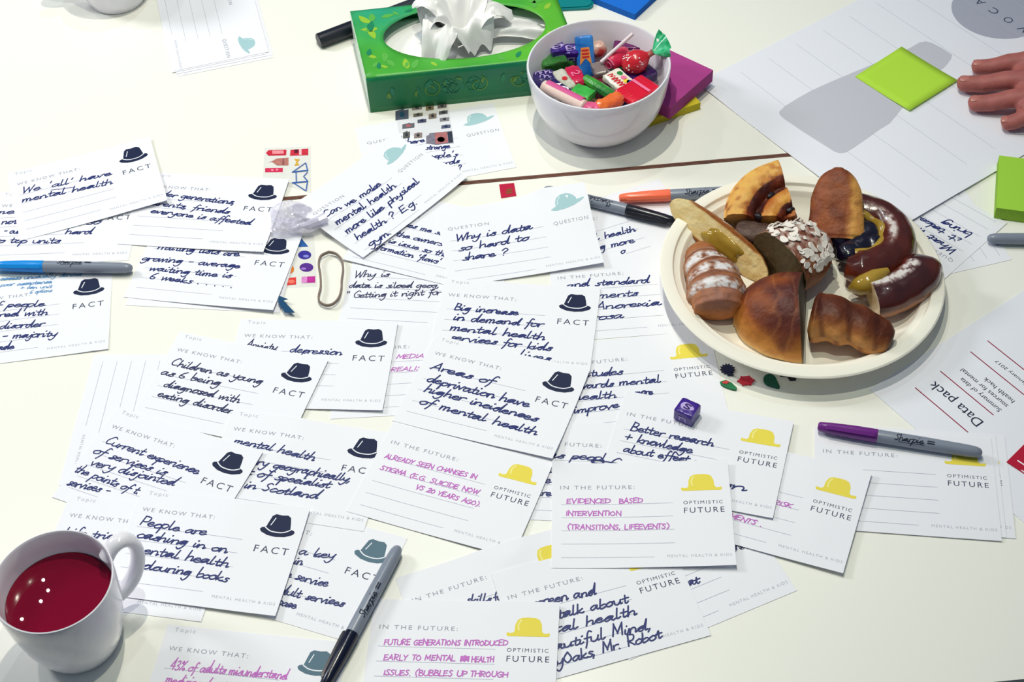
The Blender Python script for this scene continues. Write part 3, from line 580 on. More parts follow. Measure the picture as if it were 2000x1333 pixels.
card('big', 'fact', dict(T=(880.8, 551), H=(876, 579), HE=(1005.4, 592), HL=(1091.4, 600.8), HR=(1152.7, 602), F0=(1090, 633.6), F1=(1148.7, 637), G1=(1149, 714)), 'FACT card reading big increase in demand for mental health services for kids', [
    ('Big increase', z2(128, 932), z2(568, 972)), ('in demand for', z2(122, 1002), z2(738, 1052)), ('mental health', z2(98, 1070), z2(752, 1142)), ('services for kids', z2(95, 1135), z2(792, 1217)), ('lives', z2(570, 1255), z2(778, 1290))], w=1.35, xh=4.4, lift=(0, 1, 2, 0))
zb = tbl(650, 600, 2.665)
card('already', 'future', dict(BL=(679, 997), BR=(1004.6, 1091), H=(757, 864.5), HE=(892, 902), HL=(972.7, 930), HR=(1048.5, 949), F0=(958.4, 971.5), F1=(1032.7, 989.5), G0=(887, 1039)), 'IN THE FUTURE card in purple capitals, already seen changes in stigma', [
    ('ALREADY SEEN CHANGES IN', zb(268, 785), zb(747, 897)), ('STIGMA (E.G. SUICIDE NOW', zb(243, 845), zb(757, 977)), ('VS 20 YEARS AGO).', zb(428, 945), zb(767, 1042))], ink='purple', caps=True, w=.95, xh=4.5, slant=.1, lift=(0, 2, 3, 0))
card('areas', 'fact', dict(T=(858, 662), H=(845, 692), HE=(972, 728), HL=(1058, 755.7), HR=(1119, 769), F0=(1046, 787.6), F1=(1106, 802.6), BL=(770, 817.6), BR=(1085, 900), G0=(969, 854.4), G1=(1082, 883)), 'FACT card reading areas of deprivation have higher incidences of mental health', [
    ('Areas of', zb(508, 322), zb(833, 407)), ('deprivation have', zb(488, 387), zb(1018, 527)), ('higher incidences', zb(473, 437), zb(1058, 602)), ('of mental health', zb(448, 502), zb(1062, 677))], w=1.4, xh=4.6, lift=(0, 2, 3, 0))
WRAP = at(600, 432)
hdisc(*at(640, 432), 8, 7)
card('can_we', 'question', dict(H=(617.4, 415.8), HE=(673, 376), HL=(754, 315), HR=(796.3, 283.7), Q0=(776.5, 329.4), Q1=(820, 298), BL=(725, 507), BR=(914, 345.6), G0=(830, 395), G1=(896, 345)), 'QUESTION card asking can we make mental health more like physical health', [
    ('Can we make', z3(520, 692), z3(818, 490)), ('mental health', z3(582, 728), z3(898, 500)), ('more like physical', z3(635, 768), z3(1028, 475)), ('health ? E.g.', z3(685, 798), z3(1018, 590)), ('gym.', z3(755, 833), z3(877, 755))], w=1.35, xh=4.4, z=6, lift=(2, 3, 5, 2), iters=140)
# --- right
zr3 = tbl(1560, 640, 3.173)
FR = dict(TL=(1587, 842), TR=(1952, 854), BR=(1955.5, 1059), H=(1604, 881), HE=(1744.4, 892), HL=(1845, 908), HR=(1925.6, 911.7), F0=(1851.5, 949), F1=(1931, 953.6), G0=(1817, 1028), G1=(1946, 1037.7))
stack_of(3, 'spare', 'future', FR, ['bottom card of the blank stack under the purple marker', 'middle card of the blank stack under the purple marker, poking out to the right', 'top IN THE FUTURE card of the blank stack under the purple marker'],
    [(27, -6), (9, -7), (0, 0)], group='stack of blank future cards')
zs = tbl(1180, 900, 3.704)
card('at', 'future', dict(BR=(1556.6, 1153.8), G0=(1424.3, 1183.5), G1=(1537, 1137.6), L3=(1409.5, 1128), L4=(1427, 1152.4)), 'card showing the word at, lowest of the fan at the bottom right', [
    ('support', zs(330, 990), zs(470, 930)), ('that', zs(520, 940), zs(695, 880)), ('in', zs(930, 655), zs(1005, 630), dict(ink='thin'))])
card('risk', 'future', dict(TR=(1697, 928), BR=(1647, 1124), HL=(1593.6, 956.7), HR=(1674.6, 979.6), F0=(1584, 1001), F1=(1662, 1021.5), G0=(1517.5, 1067.4), G1=(1642, 1102.5)), 'IN THE FUTURE card with purple scribble, overlapping the stack under the purple marker', [
    ('ASSESS RISK', zs(960, 245), zs(1350, 350)), ('ENVIRONMENTS .', zs(650, 335), zs(1140, 485))], ink='purple', caps=True, w=.95, xh=4.5, lift=(0, 4, 4, 0))
card('better', 'future', dict(H=(1224.5, 810), HE=(1361.6, 837), F0=(1441, 903), O0=(1444, 889.6), TR=(1542, 828), BR=(1510.7, 1016.6), F1=(1519, 919.5), G1=(1505, 996.6)), 'IN THE FUTURE card reading better research and knowledge about effect', [
    ('Better research', zm(768, 603), zm(1308, 713)), ('+ knowledge', zm(722, 663), zm(1172, 757)), ('about effect -', zm(722, 742), zm(1215, 828)), ('of prevention', zs(-100, 10), zs(1018, 232))], w=1.3, xh=4.4, lift=(0, 2, 2, 0))
zl = tbl(700, 1030, 3.333)
card('skills', 'future', dict(H=(800.5, 1174), HE=(947.5, 1145.5), HL=(1049, 1098)), 'IN THE FUTURE card with the word skills, under the Future generations card', [
    ('life', zl(400, 560), zl(540, 530)), ('skills', zl(700, 497), zl(862, 488)), ('for', zl(880, 480), zl(960, 465))])
card('talk', 'future', dict(H=(997, 1172), HE=(1138, 1135.5), F0=(1250.7, 1159), F1=(1327, 1140), O0=(1244, 1141.6), O1=(1317.7, 1122.7), BR=(1392, 1242), G1=(1372, 1224)), 'IN THE FUTURE card reading talk about mental health, beautiful mind', [
    ('on screen and', zl(1010, 545), zl(1548, 440)), ('talk about', zl(1300, 597), zl(1757, 490)), ('mental health', zl(1080, 735), zl(1817, 570)), ('beautiful Mind,', zl(1170, 825), zl(1912, 660)), ('HollyOaks, Mr. Robot', zl(1130, 945), zl(1975, 720))], w=1.4, xh=4.6)
card('generation', 'future', dict(TR=(1085.5, 1183), H=(742, 1226.5), HE=(893.5, 1232.5), HL=(991, 1243), HR=(1074, 1244.5), F0=(992.5, 1294), F1=(1074, 1295.5)), 'IN THE FUTURE card in purple capitals on future generations, at the bottom edge', [
    ('FUTURE GENERATIONS INTRODUCED', zl(165, 765), zl(972, 778)), ('EARLY TO MENTAL', zl(162, 865), zl(630, 872)), ('MM', zl(665, 874), zl(718, 875), dict(w=1.7, xh=4.0)), ('HEALTH', zl(735, 882), zl(882, 884)), ('ISSUES. (BUBBLES UP THROUGH', zl(160, 962), zl(972, 982)), ('SOCIETY)', zl(160, 1060), zl(560, 1070))], ink='purple', caps=True, w=.95, xh=4.6, slant=.08, lift=(0, 3, 3, 0))
card('evidence', 'future', dict(TL=(1079, 908), TR=(1413.5, 907.6), BR=(1439, 1112), BL=(1083, 1108), H=(1094.5, 957), HE=(1238.6, 957.5), HL=(1329.5, 960), HR=(1409.7, 958.6), F0=(1336, 1005.7), F1=(1414.8, 1005.7), G0=(1302.8, 1091), G1=(1429, 1091.5)), 'IN THE FUTURE card in purple capitals, evidenced based intervention', [
    ('EVIDENCED', zm(355, 1080), zm(640, 1080)), ('BASED', zm(697, 1082), zm(850, 1080)), ('INTERVENTION', zm(350, 1162), zm(712, 1162)), ('(TRANSITIONS, LIFEEVENTS)', zm(360, 1252), zm(1027, 1252))], ink='purple', caps=True, w=.95, xh=4.6, slant=.05, lift=(0, 4, 4, 0))
# ------------------------------------------------------------------ marker pens
m_barrel = mat('pen_grey', (132, 140, 156), .3, .5, bump=.02, bscale=600); m_letter = mat('pen_lettering', (24, 32, 54), .5, .3)
def superring(c, ax, sd, up_, r, n=20): return [c + r * (math.cos(2 * math.pi * k / n) * sd + math.sin(2 * math.pi * k / n) * up_) for k in range(n)]
def marker(A, B, z, capcol, label, roll=0.0, zb=None, write_on=True, la=112):
    """fine permanent marker lying from cap tip A to barrel end B (mm on the table), its lowest line at height z"""
    A = np.array(A, float); B = np.array(B, float); d = (B - A) / np.linalg.norm(B - A); zb = z if zb is None else zb
    t = empty('marker_pen', wv(A[0], A[1], z), math.atan2(d[1], d[0]), label, 'pen', 'marker pens on the table')
    t.rotation_euler = (0, -math.atan2(zb - z, 137.0), math.atan2(d[1], d[0]))
    X, Y, Zu = Vector((1, 0, 0)), Vector((0, 1, 0)), Vector((0, 0, 1)); R = 6.0
    def sw(prof, name, m, par): 
        b = MB(); b.rings([superring(Vector((x, 0, R)) / 1000, X, Y, Zu, r / 1000, 24) for x, r in prof]); return b.build(name, m, par)
    cm = mat('pen_cap_%d_%d_%d' % capcol, capcol, .22, .5)
    cap = sw([(0, 2.2), (.6, 3.4), (2, 4.1), (12, 5.0), (30, 5.8), (49, 6.0), (50.2, 5.8)], 'cap', cm, t)
    b = MB(); cr, sr = math.cos(roll), math.sin(roll)
    pr = []
    for x, h in ((7, 5.2), (9, 6.6), (44, 7.6), (48, 7.4), (49, 6.2)):
        pr.append([Vector((x, 0, R)) / 1000 + (Y * (a * cr - (e + 4.2 if e < 0 else h) * sr * 1) + Zu * (a * sr + (h if e > 0 else 4.2) * cr)) / 1000 for a, e in ((-1.6, -1), (1.6, -1), (1.6, 1), (-1.6, 1))])
    b.rings(pr); b.build('clip', cm, cap)
    br = sw([(50.2, 5.5), (52, 5.75), (90, 5.75), (124, 5.3), (131, 4.9), (134.5, 4.0), (136.3, 2.6), (137, .8)], 'barrel', m_barrel, t)
    if write_on:
        def S(u, v):
            r = 5.87 if u < 100 else 5.87 - (u - 100) * .0145; a = math.radians(la) - v / 5.8
            return (u / 1000, r * math.cos(a) / 1000, (R + r * math.sin(a)) / 1000)
        b = MB(); g = S
        rnd = random.Random(3); ls, L = script('Sharpie', .25, True, rnd); k = 24.0 / L
        for l in ls: ribbon(b, [(64 + x * k, -2.2 + y * .25) for x, y in crom(l)], .75, g, .8)
        ribbon(b, [(68, -3.6), (89, -3.2)], .4, g, .8)
        for dy in (.9, -.9): ribbon(b, [(91.5, dy), (97, dy)], 1.0, g, .8)
        b.build('lettering', m_letter, br, smooth=0)
    return t
def ax2(a, b, z): A = np.array(at(*a, z + 6)); B = np.array(at(*b, z + 6)); return A, B
def place_marker(a, b, col, label, end='A', **kw):
    """a, b: cap tip and barrel end in the photo; length is kept at 137 mm from the end given"""
    z = 0
    for _ in range(2):
        A, B = ax2(a, b, z); d = (B - A) / np.linalg.norm(B - A)
        if end == 'A': B = A + d * 137
        else: A = B - d * 137
        z = hmax([A + d * k for k in range(2, 136, 4)]) + .1
    return marker(A, B, z, col, label, **kw)
A_, B_, d_ = pen_axis('mid_black')
marker(A_, A_ + d_ * 137, ZMB, (26, 27, 38), 'black capped marker pen under the Why is data card, pointing at the plate', roll=-1.2, la=68)
A_, B_, d_ = pen_axis('orange')
marker(A_, A_ + d_ * 137, Z_OR, (255, 122, 88), 'orange capped marker pen behind the black one, running under the plate rim', roll=1.0)
place_marker((1597, 833), (1921, 886), (112, 42, 132), 'purple capped marker pen lying on the blank stack at the right', roll=.6)
place_marker((628, 1350), (779, 1068), (14, 20, 44), 'black capped marker pen lying on the FACT cards at the bottom', end='B', roll=-1.3)
place_marker((-40, 519), (259, 524), (26, 142, 226), 'light blue capped marker pen at the left edge of the table', end='B', roll=.8, la=74)
zz_ = place_marker((2220, 470), (1928, 466), (60, 66, 80), 'grey marker pen poking in from the right edge, on the upside down card', end='B', roll=.8, write_on=False)
# board marker behind the tissue box
A_ = np.array(at(622, 82, 7)); B_ = np.array(at(760, 30, 7)); d_ = (B_ - A_) / np.linalg.norm(B_ - A_)
t = empty('board_marker', wv(A_[0], A_[1], 0), math.atan2(d_[1], d_[0]), 'thick black board marker lying behind the left end of the green tissue box', 'pen')
m_blk = mat('black_plastic', (22, 26, 40), .35, .5)
b = MB(); b.rings([superring(Vector((x / 1000, 0, .0085)), None, Vector((0, 1, 0)), Vector((0, 0, 1)), r / 1000, 24) for x, r in ((0, 7.2), (.8, 8.2), (54, 8.4), (55, 8.2))]); b.build('cap', m_blk, t)
b = MB(); b.rings([superring(Vector((x / 1000, 0, .0085)), None, Vector((0, 1, 0)), Vector((0, 0, 1)), r / 1000, 24) for x, r in ((55, 7.6), (115, 7.6), (122, 7), (123, 6))]); b.build('barrel', mat('marker_barrel_dark', (44, 48, 60), .4, .4), t)
# ------------------------------------------------------------------ bowl of sweets
m_china = mat('white_china', (236, 234, 242), .18, .5, coat=.3)
BX, BY = 103.5, 1239.0
BPI = [(0, 6.5), (30, 7), (42, 11), (52, 19), (60, 31), (66, 48), (69.3, 74.5)]
def bowl_z(r): 
    for (r0, z0), (r1, z1) in zip(BPI, BPI[1:]):
        if r <= r1: return z0 + (z1 - z0) * (r - r0) / (r1 - r0)
    return 75
b = MB(); b.lathe([(r / 1000, z / 1000) for r, z in [(0, 1), (38, 1), (39, 0), (42, 0), (43, 1.5), (50, 8), (58, 17), (64.5, 29), (69, 46), (71.8, 66), (72.3, 74), (71.6, 75.6), (70.2, 75.8), (69.3, 74.5)] + BPI[::-1][1:]], 96)
bowl = b.build('bowl', m_china, smooth=40); bowl.location = wv(BX, BY, 0.05)
tag(bowl, 'white china bowl full of wrapped sweets', 'bowl'); hdisc(BX, BY, 43, 20)
zb1 = tbl(1030, 50, 7.841); zb2 = tbl(1150, 40, 7.405)
GRP = 'wrapped sweets in the bowl'
def wr(name, col, **kw): return mat(name, col, kw.get('rough', .25), .5, coat=.4, bump=.25, bscale=kw.get('bs', 260), col2=kw.get('col2'), nscale=kw.get('ns', 120), trans=kw.get('trans', 0), alpha=kw.get('alpha', 1))
def rbox(L, W, H, r, jit=0, seed=0, nseg=6):
    """softly rounded block along x, rings of rounded rectangles"""
    b = MB(); rnd = random.Random(seed); rs = []
    def rr(w, h, q):
        pts = []
        for cx, cy, a0 in ((w / 2 - q, h / 2 - q, 0), (-w / 2 + q, h / 2 - q, 90), (-w / 2 + q, -h / 2 + q, 180), (w / 2 - q, -h / 2 + q, 270)):
            for k in range(4): a = math.radians(a0 + 30 * k); pts.append((cx + q * math.cos(a), cy + q * math.sin(a)))
        return pts
    xs = [(-L / 2, r), (-L / 2 + r * .3, r * .3), (-L / 2 + r, 0)] + [(-L / 2 + r + (L - 2 * r) * k / nseg, 0) for k in range(1, nseg)] + [(L / 2 - r, 0), (L / 2 - r * .3, r * .3), (L / 2, r)]
    for x, ins in xs: rs.append([(x + rnd.uniform(-jit, jit), y + rnd.uniform(-jit, jit), z + rnd.uniform(-jit, jit)) for y, z in rr(W - 2 * ins, H - 2 * ins, max(r - ins * .5, .3))])
    b.rings([[tuple(c / 1000 for c in p) for p in r_] for r_ in rs]); return b
def fan(b, x0, sgn, w, L, n=9, m=0):
    """twisted wrapper end flaring from x0 along sgn"""
    rs = []
    for k, (f, q) in enumerate(((0, .25), (.25, .2), (.6, .75), (1, 1.0))):
        rs.append([((x0 + sgn * L * f) / 1000, w * q * (j / (n - 1) - .5) / 1000, (1.6 * (1 if j % 2 else -1) * q + .2) / 1000) for j in range(n)])
    top = [[(x, y, z + .0003) for x, y, z in r] for r in rs]
    b.rings([a + c[::-1] for a, c in zip(rs, top)], True, True, True, m)
def at_dir(p, q, z): P = at(*p, z); Q = at(*q, z); return P, math.atan2(Q[1] - P[1], Q[0] - P[0])
SC_ = 1.12
def sweet(name, label, p, q, z, builder, cat='sweet', tilt=(0, 0)):
    """sweet centred at photo point p at height z, long axis towards photo point q"""
    P, a = at_dir(p, q, z)
    t = empty(name, wv(P[0], P[1], z), 0, label, cat, GRP)
    t.matrix_world = Matrix.Translation(wv(P[0], P[1], z)) @ Matrix.Rotation(a, 4, 'Z') @ Matrix.Rotation(tilt[0], 4, 'Y') @ Matrix.Rotation(tilt[1], 4, 'X') @ Matrix.Scale(SC_, 4)
    builder(t); return t
def flat(b, pts, z, m=0): b.add([(x / 1000, y / 1000, z / 1000) for x, y in pts], [tuple(range(len(pts)))], m)
Sz = lambda z: (lambda u, v: (u / 1000, v / 1000, z / 1000))
m_pw = mat('print_wrap_white', (244, 240, 246), .35, .4); m_prd = mat('print_wrap_red', (204, 44, 52), .35, .4); m_ppk = mat('print_wrap_pink', (236, 120, 160), .35, .4)
m_pgr = mat('print_wrap_green', (38, 128, 58), .35, .4); m_pye = mat('print_wrap_yellow', (240, 210, 60), .35, .4); m_por = mat('print_wrap_orange', (240, 150, 70), .35, .4); m_plc = mat('print_wrap_lilac', (190, 170, 226), .35, .4)
def cube_sweet(t, sz=(15, 15, 13), sign=True):
    w = wr('wrap_purple', (62, 30, 138), bs=200); rbox(*sz, 1.6, .25, 4).build('wrapper', w, t)
    b = MB(); zt = sz[2] / 2 + .25
    b.add([(6.2 * math.cos(a) / 1000, 3.9 * math.sin(a) / 1000 * (1 - .35 * math.cos(a)), zt / 1000) for a in np.linspace(0, 2 * math.pi, 28, endpoint=False)], [tuple(range(28))], 0)
    b.build('oval_print', m_plc, t, smooth=0)
    b = MB(); ribbon(b, crom([(2.6, 1.9), (-.5, 2.6), (-2.4, 1.3), (0, 0), (2.4, -1.3), (.5, -2.6), (-2.6, -1.9)]), 1.5, Sz(zt + .15)); b.build('letter', mat('print_deep_purple', (44, 20, 104), .4, .4), t, smooth=0)
    b = MB(); y = -sz[1] / 2 - .3; g = lambda u, v: (u / 1000, y / 1000, v / 1000)
    ribbon(b, [(-3.5, 1), (3.5, 1)], 1.2, g); ribbon(b, [(-2.2, 1), (-3, -2.5)], 1.1, g); ribbon(b, [(2.2, 1), (3, -2.5)], 1.1, g); b.build('side_print', m_plc, t, smooth=0)
z_ = 5.0
sweet('cube_sweet', 'purple foil cube sweet standing at the far left in the bowl', zb1(460, 400), zb1(560, 380), 52, lambda t: cube_sweet(t, (14, 15, 13)))
sweet('cube_sweet', 'dark purple cube sweet between the other purple cube and the blue packet', zb1(665, 430), zb1(760, 425), 48, lambda t: cube_sweet(t, (14, 15, 13)))
def chew(col, col2, L=24, W=14, H=12, **k):
    def f(t): rbox(L, W, H, 2.2, .5, 7).build('wrapper', wr('wrap_%d_%d_%d' % col, col, col2=col2, ns=70), t); b = MB(); fan(b, L / 2 - 1, 1, W, 7); b.build('twist', wr('wrap_%d_%d_%d' % col, col, col2=col2), t)
    return f
sweet('chew_sweet', 'olive green block sweet at the left side of the bowl', zb1(400, 590), zb1(560, 560), 45, chew((66, 140, 58), (40, 96, 44), 24, 17, 14))
def squiggle(t):
    w = wr('wrap_indigo', (48, 34, 104)); rbox(24, 21, 14, 6, .8, 3).build('wrapper', w, t)
    b = MB(); S = Sz(7.6)
    for c in ((-5, 3), (0, 4), (4, 2), (-2, -2), (2, -4)): ribbon(b, crom([(c[0] - 3, c[1] - 1), (c[0] - 2, c[1] + 2), (c[0] + 1, c[1] + 2), (c[0] + 1, c[1] - 1), (c[0] + 3, c[1])]), .9, S)
    b.build('scribble_print', m_plc, t, smooth=0)
sweet('wrapped_sweet', 'indigo sweet with pale lilac swirls at the left front of the bowl', zb1(270, 850), zb1(400, 830), 50, squiggle)
def bigpack(t):
    rbox(42, 19, 7, 2.4, .4, 9).build('wrapper', wr('wrap_blue', (26, 100, 190), col2=(50, 134, 216), ns=60), t)
    b = MB(); flat(b, [(-9, -6), (9, -4.5), (9, 4), (-9, 6.5), (-2, 0)], 3.8); b.build('orange_print', m_por, t, smooth=0)
    b = MB(); [ribbon(b, [(6 - 3.4 * k, -3.2), (6 - 3.4 * k, 3)], 2, Sz(4.0)) for k in range(3)]; b.build('red_print', m_prd, t, smooth=0)
P = at(*zb1(885, 470), 48)
t = empty('sweet_packet', wv(P[0], P[1], 48), 0, 'bright blue sweet packet with orange print standing up in the bowl', 'sweet', GRP)
t.matrix_world = Matrix.Translation(wv(P[0], P[1], 48)) @ Matrix.Rotation(math.radians(2), 4, 'Z') @ Matrix.Rotation(math.radians(52), 4, 'X') @ Matrix.Rotation(math.radians(91), 4, 'Z'); bigpack(t)
def cream(t):
    rbox(30, 13, 9, 3, .4, 5).build('wrapper', wr('wrap_cream', (214, 210, 198), col2=(176, 180, 160)), t)
    b = MB(); flat(b, [(1 + 2.6 * math.cos(a), 2.6 * math.sin(a)) for a in np.linspace(0, 6.28, 16, endpoint=False)], 4.8); b.build('red_dot', m_prd, t, smooth=0)
sweet('wrapped_sweet', 'pale grey sweet with a red dot, left of the middle of the bowl', zb1(565, 860), zb1(680, 1010), 54, cream)
def pinky(t):
    rbox(26, 15, 11, 4, .6, 6).build('wrapper', wr('wrap_crimson', (204, 24, 74)), t)
    b = MB(); ribbon(b, crom([(-3, 2), (0, 4), (2, 1), (-2, -3), (3, -3)]), 1.3, Sz(5.8)); b.build('swirl_print', m_ppk, t, smooth=0)
sweet('wrapped_sweet', 'crimson sweet with a pink curl, left of the blue packet foot', zb1(735, 800), zb1(820, 940), 52, pinky)
def stick(t, col=(70, 170, 52)):
    b = MB(); b.tube([(x / 1000, 0, 0) for x in (-21, -19, -10, 0, 10, 19, 21)], [.002, .0045, .005, .0053, .005, .0045, .002], 10); b.build('wrapper', wr('wrap_lime', (64, 160, 52), col2=(34, 110, 50), ns=90), t)
sweet('stick_sweet', 'long lime green stick sweet across the middle of the bowl', zb1(1120, 960), zb1(1330, 1090), 55, stick)
def green_brown(t):
    rbox(20, 15, 12, 2.4, .4, 2).build('wrapper', wr('wrap_green', (56, 172, 66), col2=(70, 186, 76)), t)
    b = MB(); fan(b, 9, 1, 15, 14); b.build('twist', wr('wrap_brown_clear', (112, 100, 78)), t)
sweet('chew_sweet', 'bright green block sweet with a brown twisted end at the front of the bowl', zb1(850, 1070), zb1(1060, 1160), 60, green_brown)
def fruit_pack(t):
    rbox(27, 19, 7, 2, .5, 8).build('wrapper', wr('wrap_white', (236, 228, 214)), t); S = Sz(3.9)
    for c, m in (((-5, 4.5), m_pgr), ((2, 3.5), m_ppk), ((7, 2.4), m_pye), ((10, 4), mat('print_wrap_blue', (40, 80, 170), .35, .4))):
        b = MB(); flat(b, [(c[0] + 3 * math.cos(a), c[1] + 2.6 * math.sin(a)) for a in np.linspace(0, 6.28, 14, endpoint=False)], 3.9); b.build('fruit_print', m, t, smooth=0)
    b = MB()
    for k in range(6): ribbon(b, crom([(-9 + k * 3.6, -6), (-8.4 + k * 3.6, -1.2), (-6.6 + k * 3.6, -3.5), (-6.4 + k * 3.6, -6.2)]), 1.3, S)
    b.build('red_lettering', m_prd, t, smooth=0)
sweet('sweet_packet', 'white sweet packet with fruit prints and red letters, right of the middle', zb2(440, 880), zb2(560, 980), 56, fruit_pack)
def berry(t):
    b = MB(); rs = []
    for x, r in ((-16, 1), (-15, 5), (-11, 9.5), (-4, 12.5), (3, 12), (9, 8.5), (13, 4), (15, 2.6)): rs.append([Vector((x, r * math.cos(q), r * math.sin(q))) / 1000 for q in np.linspace(0, 6.283, 20, endpoint=False)])
    b.rings(rs); b.build('berry_wrapper', wr('wrap_strawberry', (206, 36, 50), bs=160), t)
    b = MB(); rnd = random.Random(4)
    for k in range(34):
        q = rnd.uniform(0, math.pi); x = rnd.uniform(-12, 8); r = 12.7 * math.sqrt(max(.05, 1 - ((x + 1) / 16.2) ** 2)) + .25
        c = Vector((x, r * math.cos(q), r * math.sin(q))); u = Vector((1, 0, 0)); v = Vector((0, -math.sin(q), math.cos(q)))
        b.add([(c + .85 * (math.cos(a) * u + .8 * math.sin(a) * v)) / 1000 for a in np.linspace(0, 6.283, 8, endpoint=False)], [tuple(range(8))])
    b.build('seed_spots', m_pw, t, smooth=0)
    b = MB(); b.tube([(.013, 0, 0), (.017, 0, 0), (.019, 0, .0005)], [.0036, .003, .0036], 10); b.build('neck', wr('wrap_neck', (178, 92, 84)), t)
    b = MB(); rs = []
    for f, q in ((0, 3), (.35, 11), (.7, 17), (1, 20)):
        rs.append([Vector((19 + 19 * f * (.75 + .25 * math.cos(a)), q * math.sin(a) * 1.0, 3.2 * math.sin(5 * a) * f + 3 * f)) / 1000 for a in np.linspace(-1.45, 1.45, 19)])
    b.rings([r + [p + Vector((0, 0, .0004)) for p in r[::-1]] for r in rs]); b.build('leaf_twist', wr('wrap_emerald', (18, 158, 96), col2=(86, 200, 150), ns=130), t)
P0 = at(*zb2(690, 590), 62); P1 = at(*zb2(1040, 330), 80)
t = empty('strawberry_sweet', wv(*P0, 62), 0, 'red strawberry sweet with pale seeds and a green twist over the bowl rim', 'sweet', GRP)
t.matrix_world = Matrix.Translation(wv(*P0, 62)) @ Matrix.Rotation(math.atan2(P1[1] - P0[1], P1[0] - P0[0]), 4, 'Z') @ Matrix.Rotation(-math.radians(26), 4, 'Y'); berry(t)
# lollipop with a white stick
P0 = Vector(at(*zb2(180, 600), 58) + (58,)); P1 = Vector(at(*zb2(640, 190), 84) + (84,))
t = empty('lollipop', wv(*P0), 0, 'lollipop with a white stick and crimson wrapped head in the bowl', 'sweet', GRP)
b = MB(); d = (P1 - P0) / 1000; b.tube([(0, 0, 0), d * .5, d], .0019, 12); b.build('stick', mat('paper_stick', (240, 226, 232), .5, .3), t)
H0 = Vector(at(*zb2(300, 630), 55) + (55,)); H1 = Vector(at(*zb2(540, 480), 55) + (55,)); h0, h1 = (H0 - P0) / 1000, (H1 - P0) / 1000
b = MB(); b.tube([h0 + (h1 - h0) * f for f in (-.06, 0, .3, .7, 1, 1.1)], [.004, .0085, .0105, .0105, .008, .003], 16); b.build('head', wr('wrap_crimson2', (214, 40, 80)), t)
b = MB(); ax = (h0 - h1).normalized(); s_ = ax.cross(Vector((0, 0, 1))).normalized(); u_ = s_.cross(ax)
b.tube([h0 + ax * .0012 + (s_ * math.cos(a) + u_ * math.sin(a)) * .0016 * (1 + a * .45) for a in np.linspace(0, 9, 30)], .0008, 6); b.build('curl_print', m_ppk, t)
def flatpack(col, L, W, H, stripe=None, dark=None):
    def f(t):
        rbox(L, W, H, 2, .5, 5).build('wrapper', wr('wrap_%d_%d_%d' % col, col, bs=150), t)
        if stripe: b = MB(); flat(b, [(stripe, -W / 2 + 1), (stripe + 3, -W / 2 + 1), (stripe + 3, W / 2 - 1), (stripe, W / 2 - 1)], H / 2 + .5); b.build('pale_stripe', m_ppk, t, smooth=0)
    return f
sweet('sweet_packet', 'plum purple packet lying behind the lollipop stick', zb2(640, 370), zb2(860, 380), 50, flatpack((98, 20, 88), 36, 16, 8))
sweet('sweet_packet', 'red sweet packet with a pink stripe at the right front of the bowl', zb2(700, 1020), zb2(830, 940), 61, flatpack((216, 18, 50), 34, 24, 7, 3))
def orange(t):
    rbox(27, 13, 11, 4.5, .7, 3).build('wrapper', wr('wrap_orange', (244, 122, 52), col2=(226, 92, 44), ns=80), t)
    b = MB(); fan(b, 12, 1, 15, 9); b.build('twist', wr('wrap_orange2', (240, 150, 84)), t)
sweet('wrapped_sweet', 'orange twisted sweet at the front of the bowl', zb2(300, 1190), zb2(470, 1110), 63, orange)
def roll(t):
    b = MB(); b.tube([(x / 1000, 0, 0) for x in (-24, -23, 23, 24)], [.004, .0055, .0055, .004], 16); b.build('wrapper', wr('wrap_pale_roll', (232, 206, 196)), t)
    b = MB(); b.tube([(x / 1000, .0016, .0014) for x in (-20, 20)], [.0049, .0049], 16); b.build('pink_band', mat('wrap_pink_band', (214, 92, 150), .3, .4), t)
sweet('roll_sweet', 'pale roll of sweets with a pink band along the front left rim', zb1(560, 1080), zb1(760, 1180), 63, roll)
def acid(t):
    rbox(30, 12, 9, 3, .4, 3).build('wrapper', wr('wrap_navy', (38, 30, 92)), t)
    b = MB(); write(b, 'AC', (-7, -3), (8, -3), Sz(4.9), 6, 1.5, .1, False, True); b.build('white_lettering', m_pw, t, smooth=0)
sweet('wrapped_sweet', 'navy sweet with white letters between the roll and the grey sweet', zb1(500, 990), zb1(640, 1090), 57, acid)
def lolly2(t):
    b = MB(); b.lathe([(0, -.008), (.005, -.0065), (.008, -.002), (.008, .002), (.005, .0065), (0, .008)], 16); b.build('wrapper', wr('wrap_ivory', (236, 226, 204), col2=(190, 62, 60), ns=60), t)
sweet('round_sweet', 'small ivory and red round sweet behind the blue packet', zb2(140, 420), zb2(200, 420), 50, lolly2)
sweet('wrapped_sweet', 'smoky clear wrapped sweet in the middle of the bowl', zb2(150, 720), zb2(200, 820), 50, flatpack((132, 116, 114), 18, 12, 8))
sweet('wrapped_sweet', 'deep violet sweet under the strawberry sweet', zb2(720, 800), zb2(820, 760), 48, flatpack((52, 22, 84), 30, 20, 10))
sweet('wrapped_sweet', 'small dark green sweet behind the white fruit packet', zb2(510, 730), zb2(600, 760), 48, flatpack((26, 84, 60), 22, 14, 10))
sweet('wrapped_sweet', 'pink end of a sweet at the very front of the bowl', zb2(40, 1260), zb2(140, 1270), 62, flatpack((226, 92, 140), 16, 9, 8))
rnd = random.Random(11)
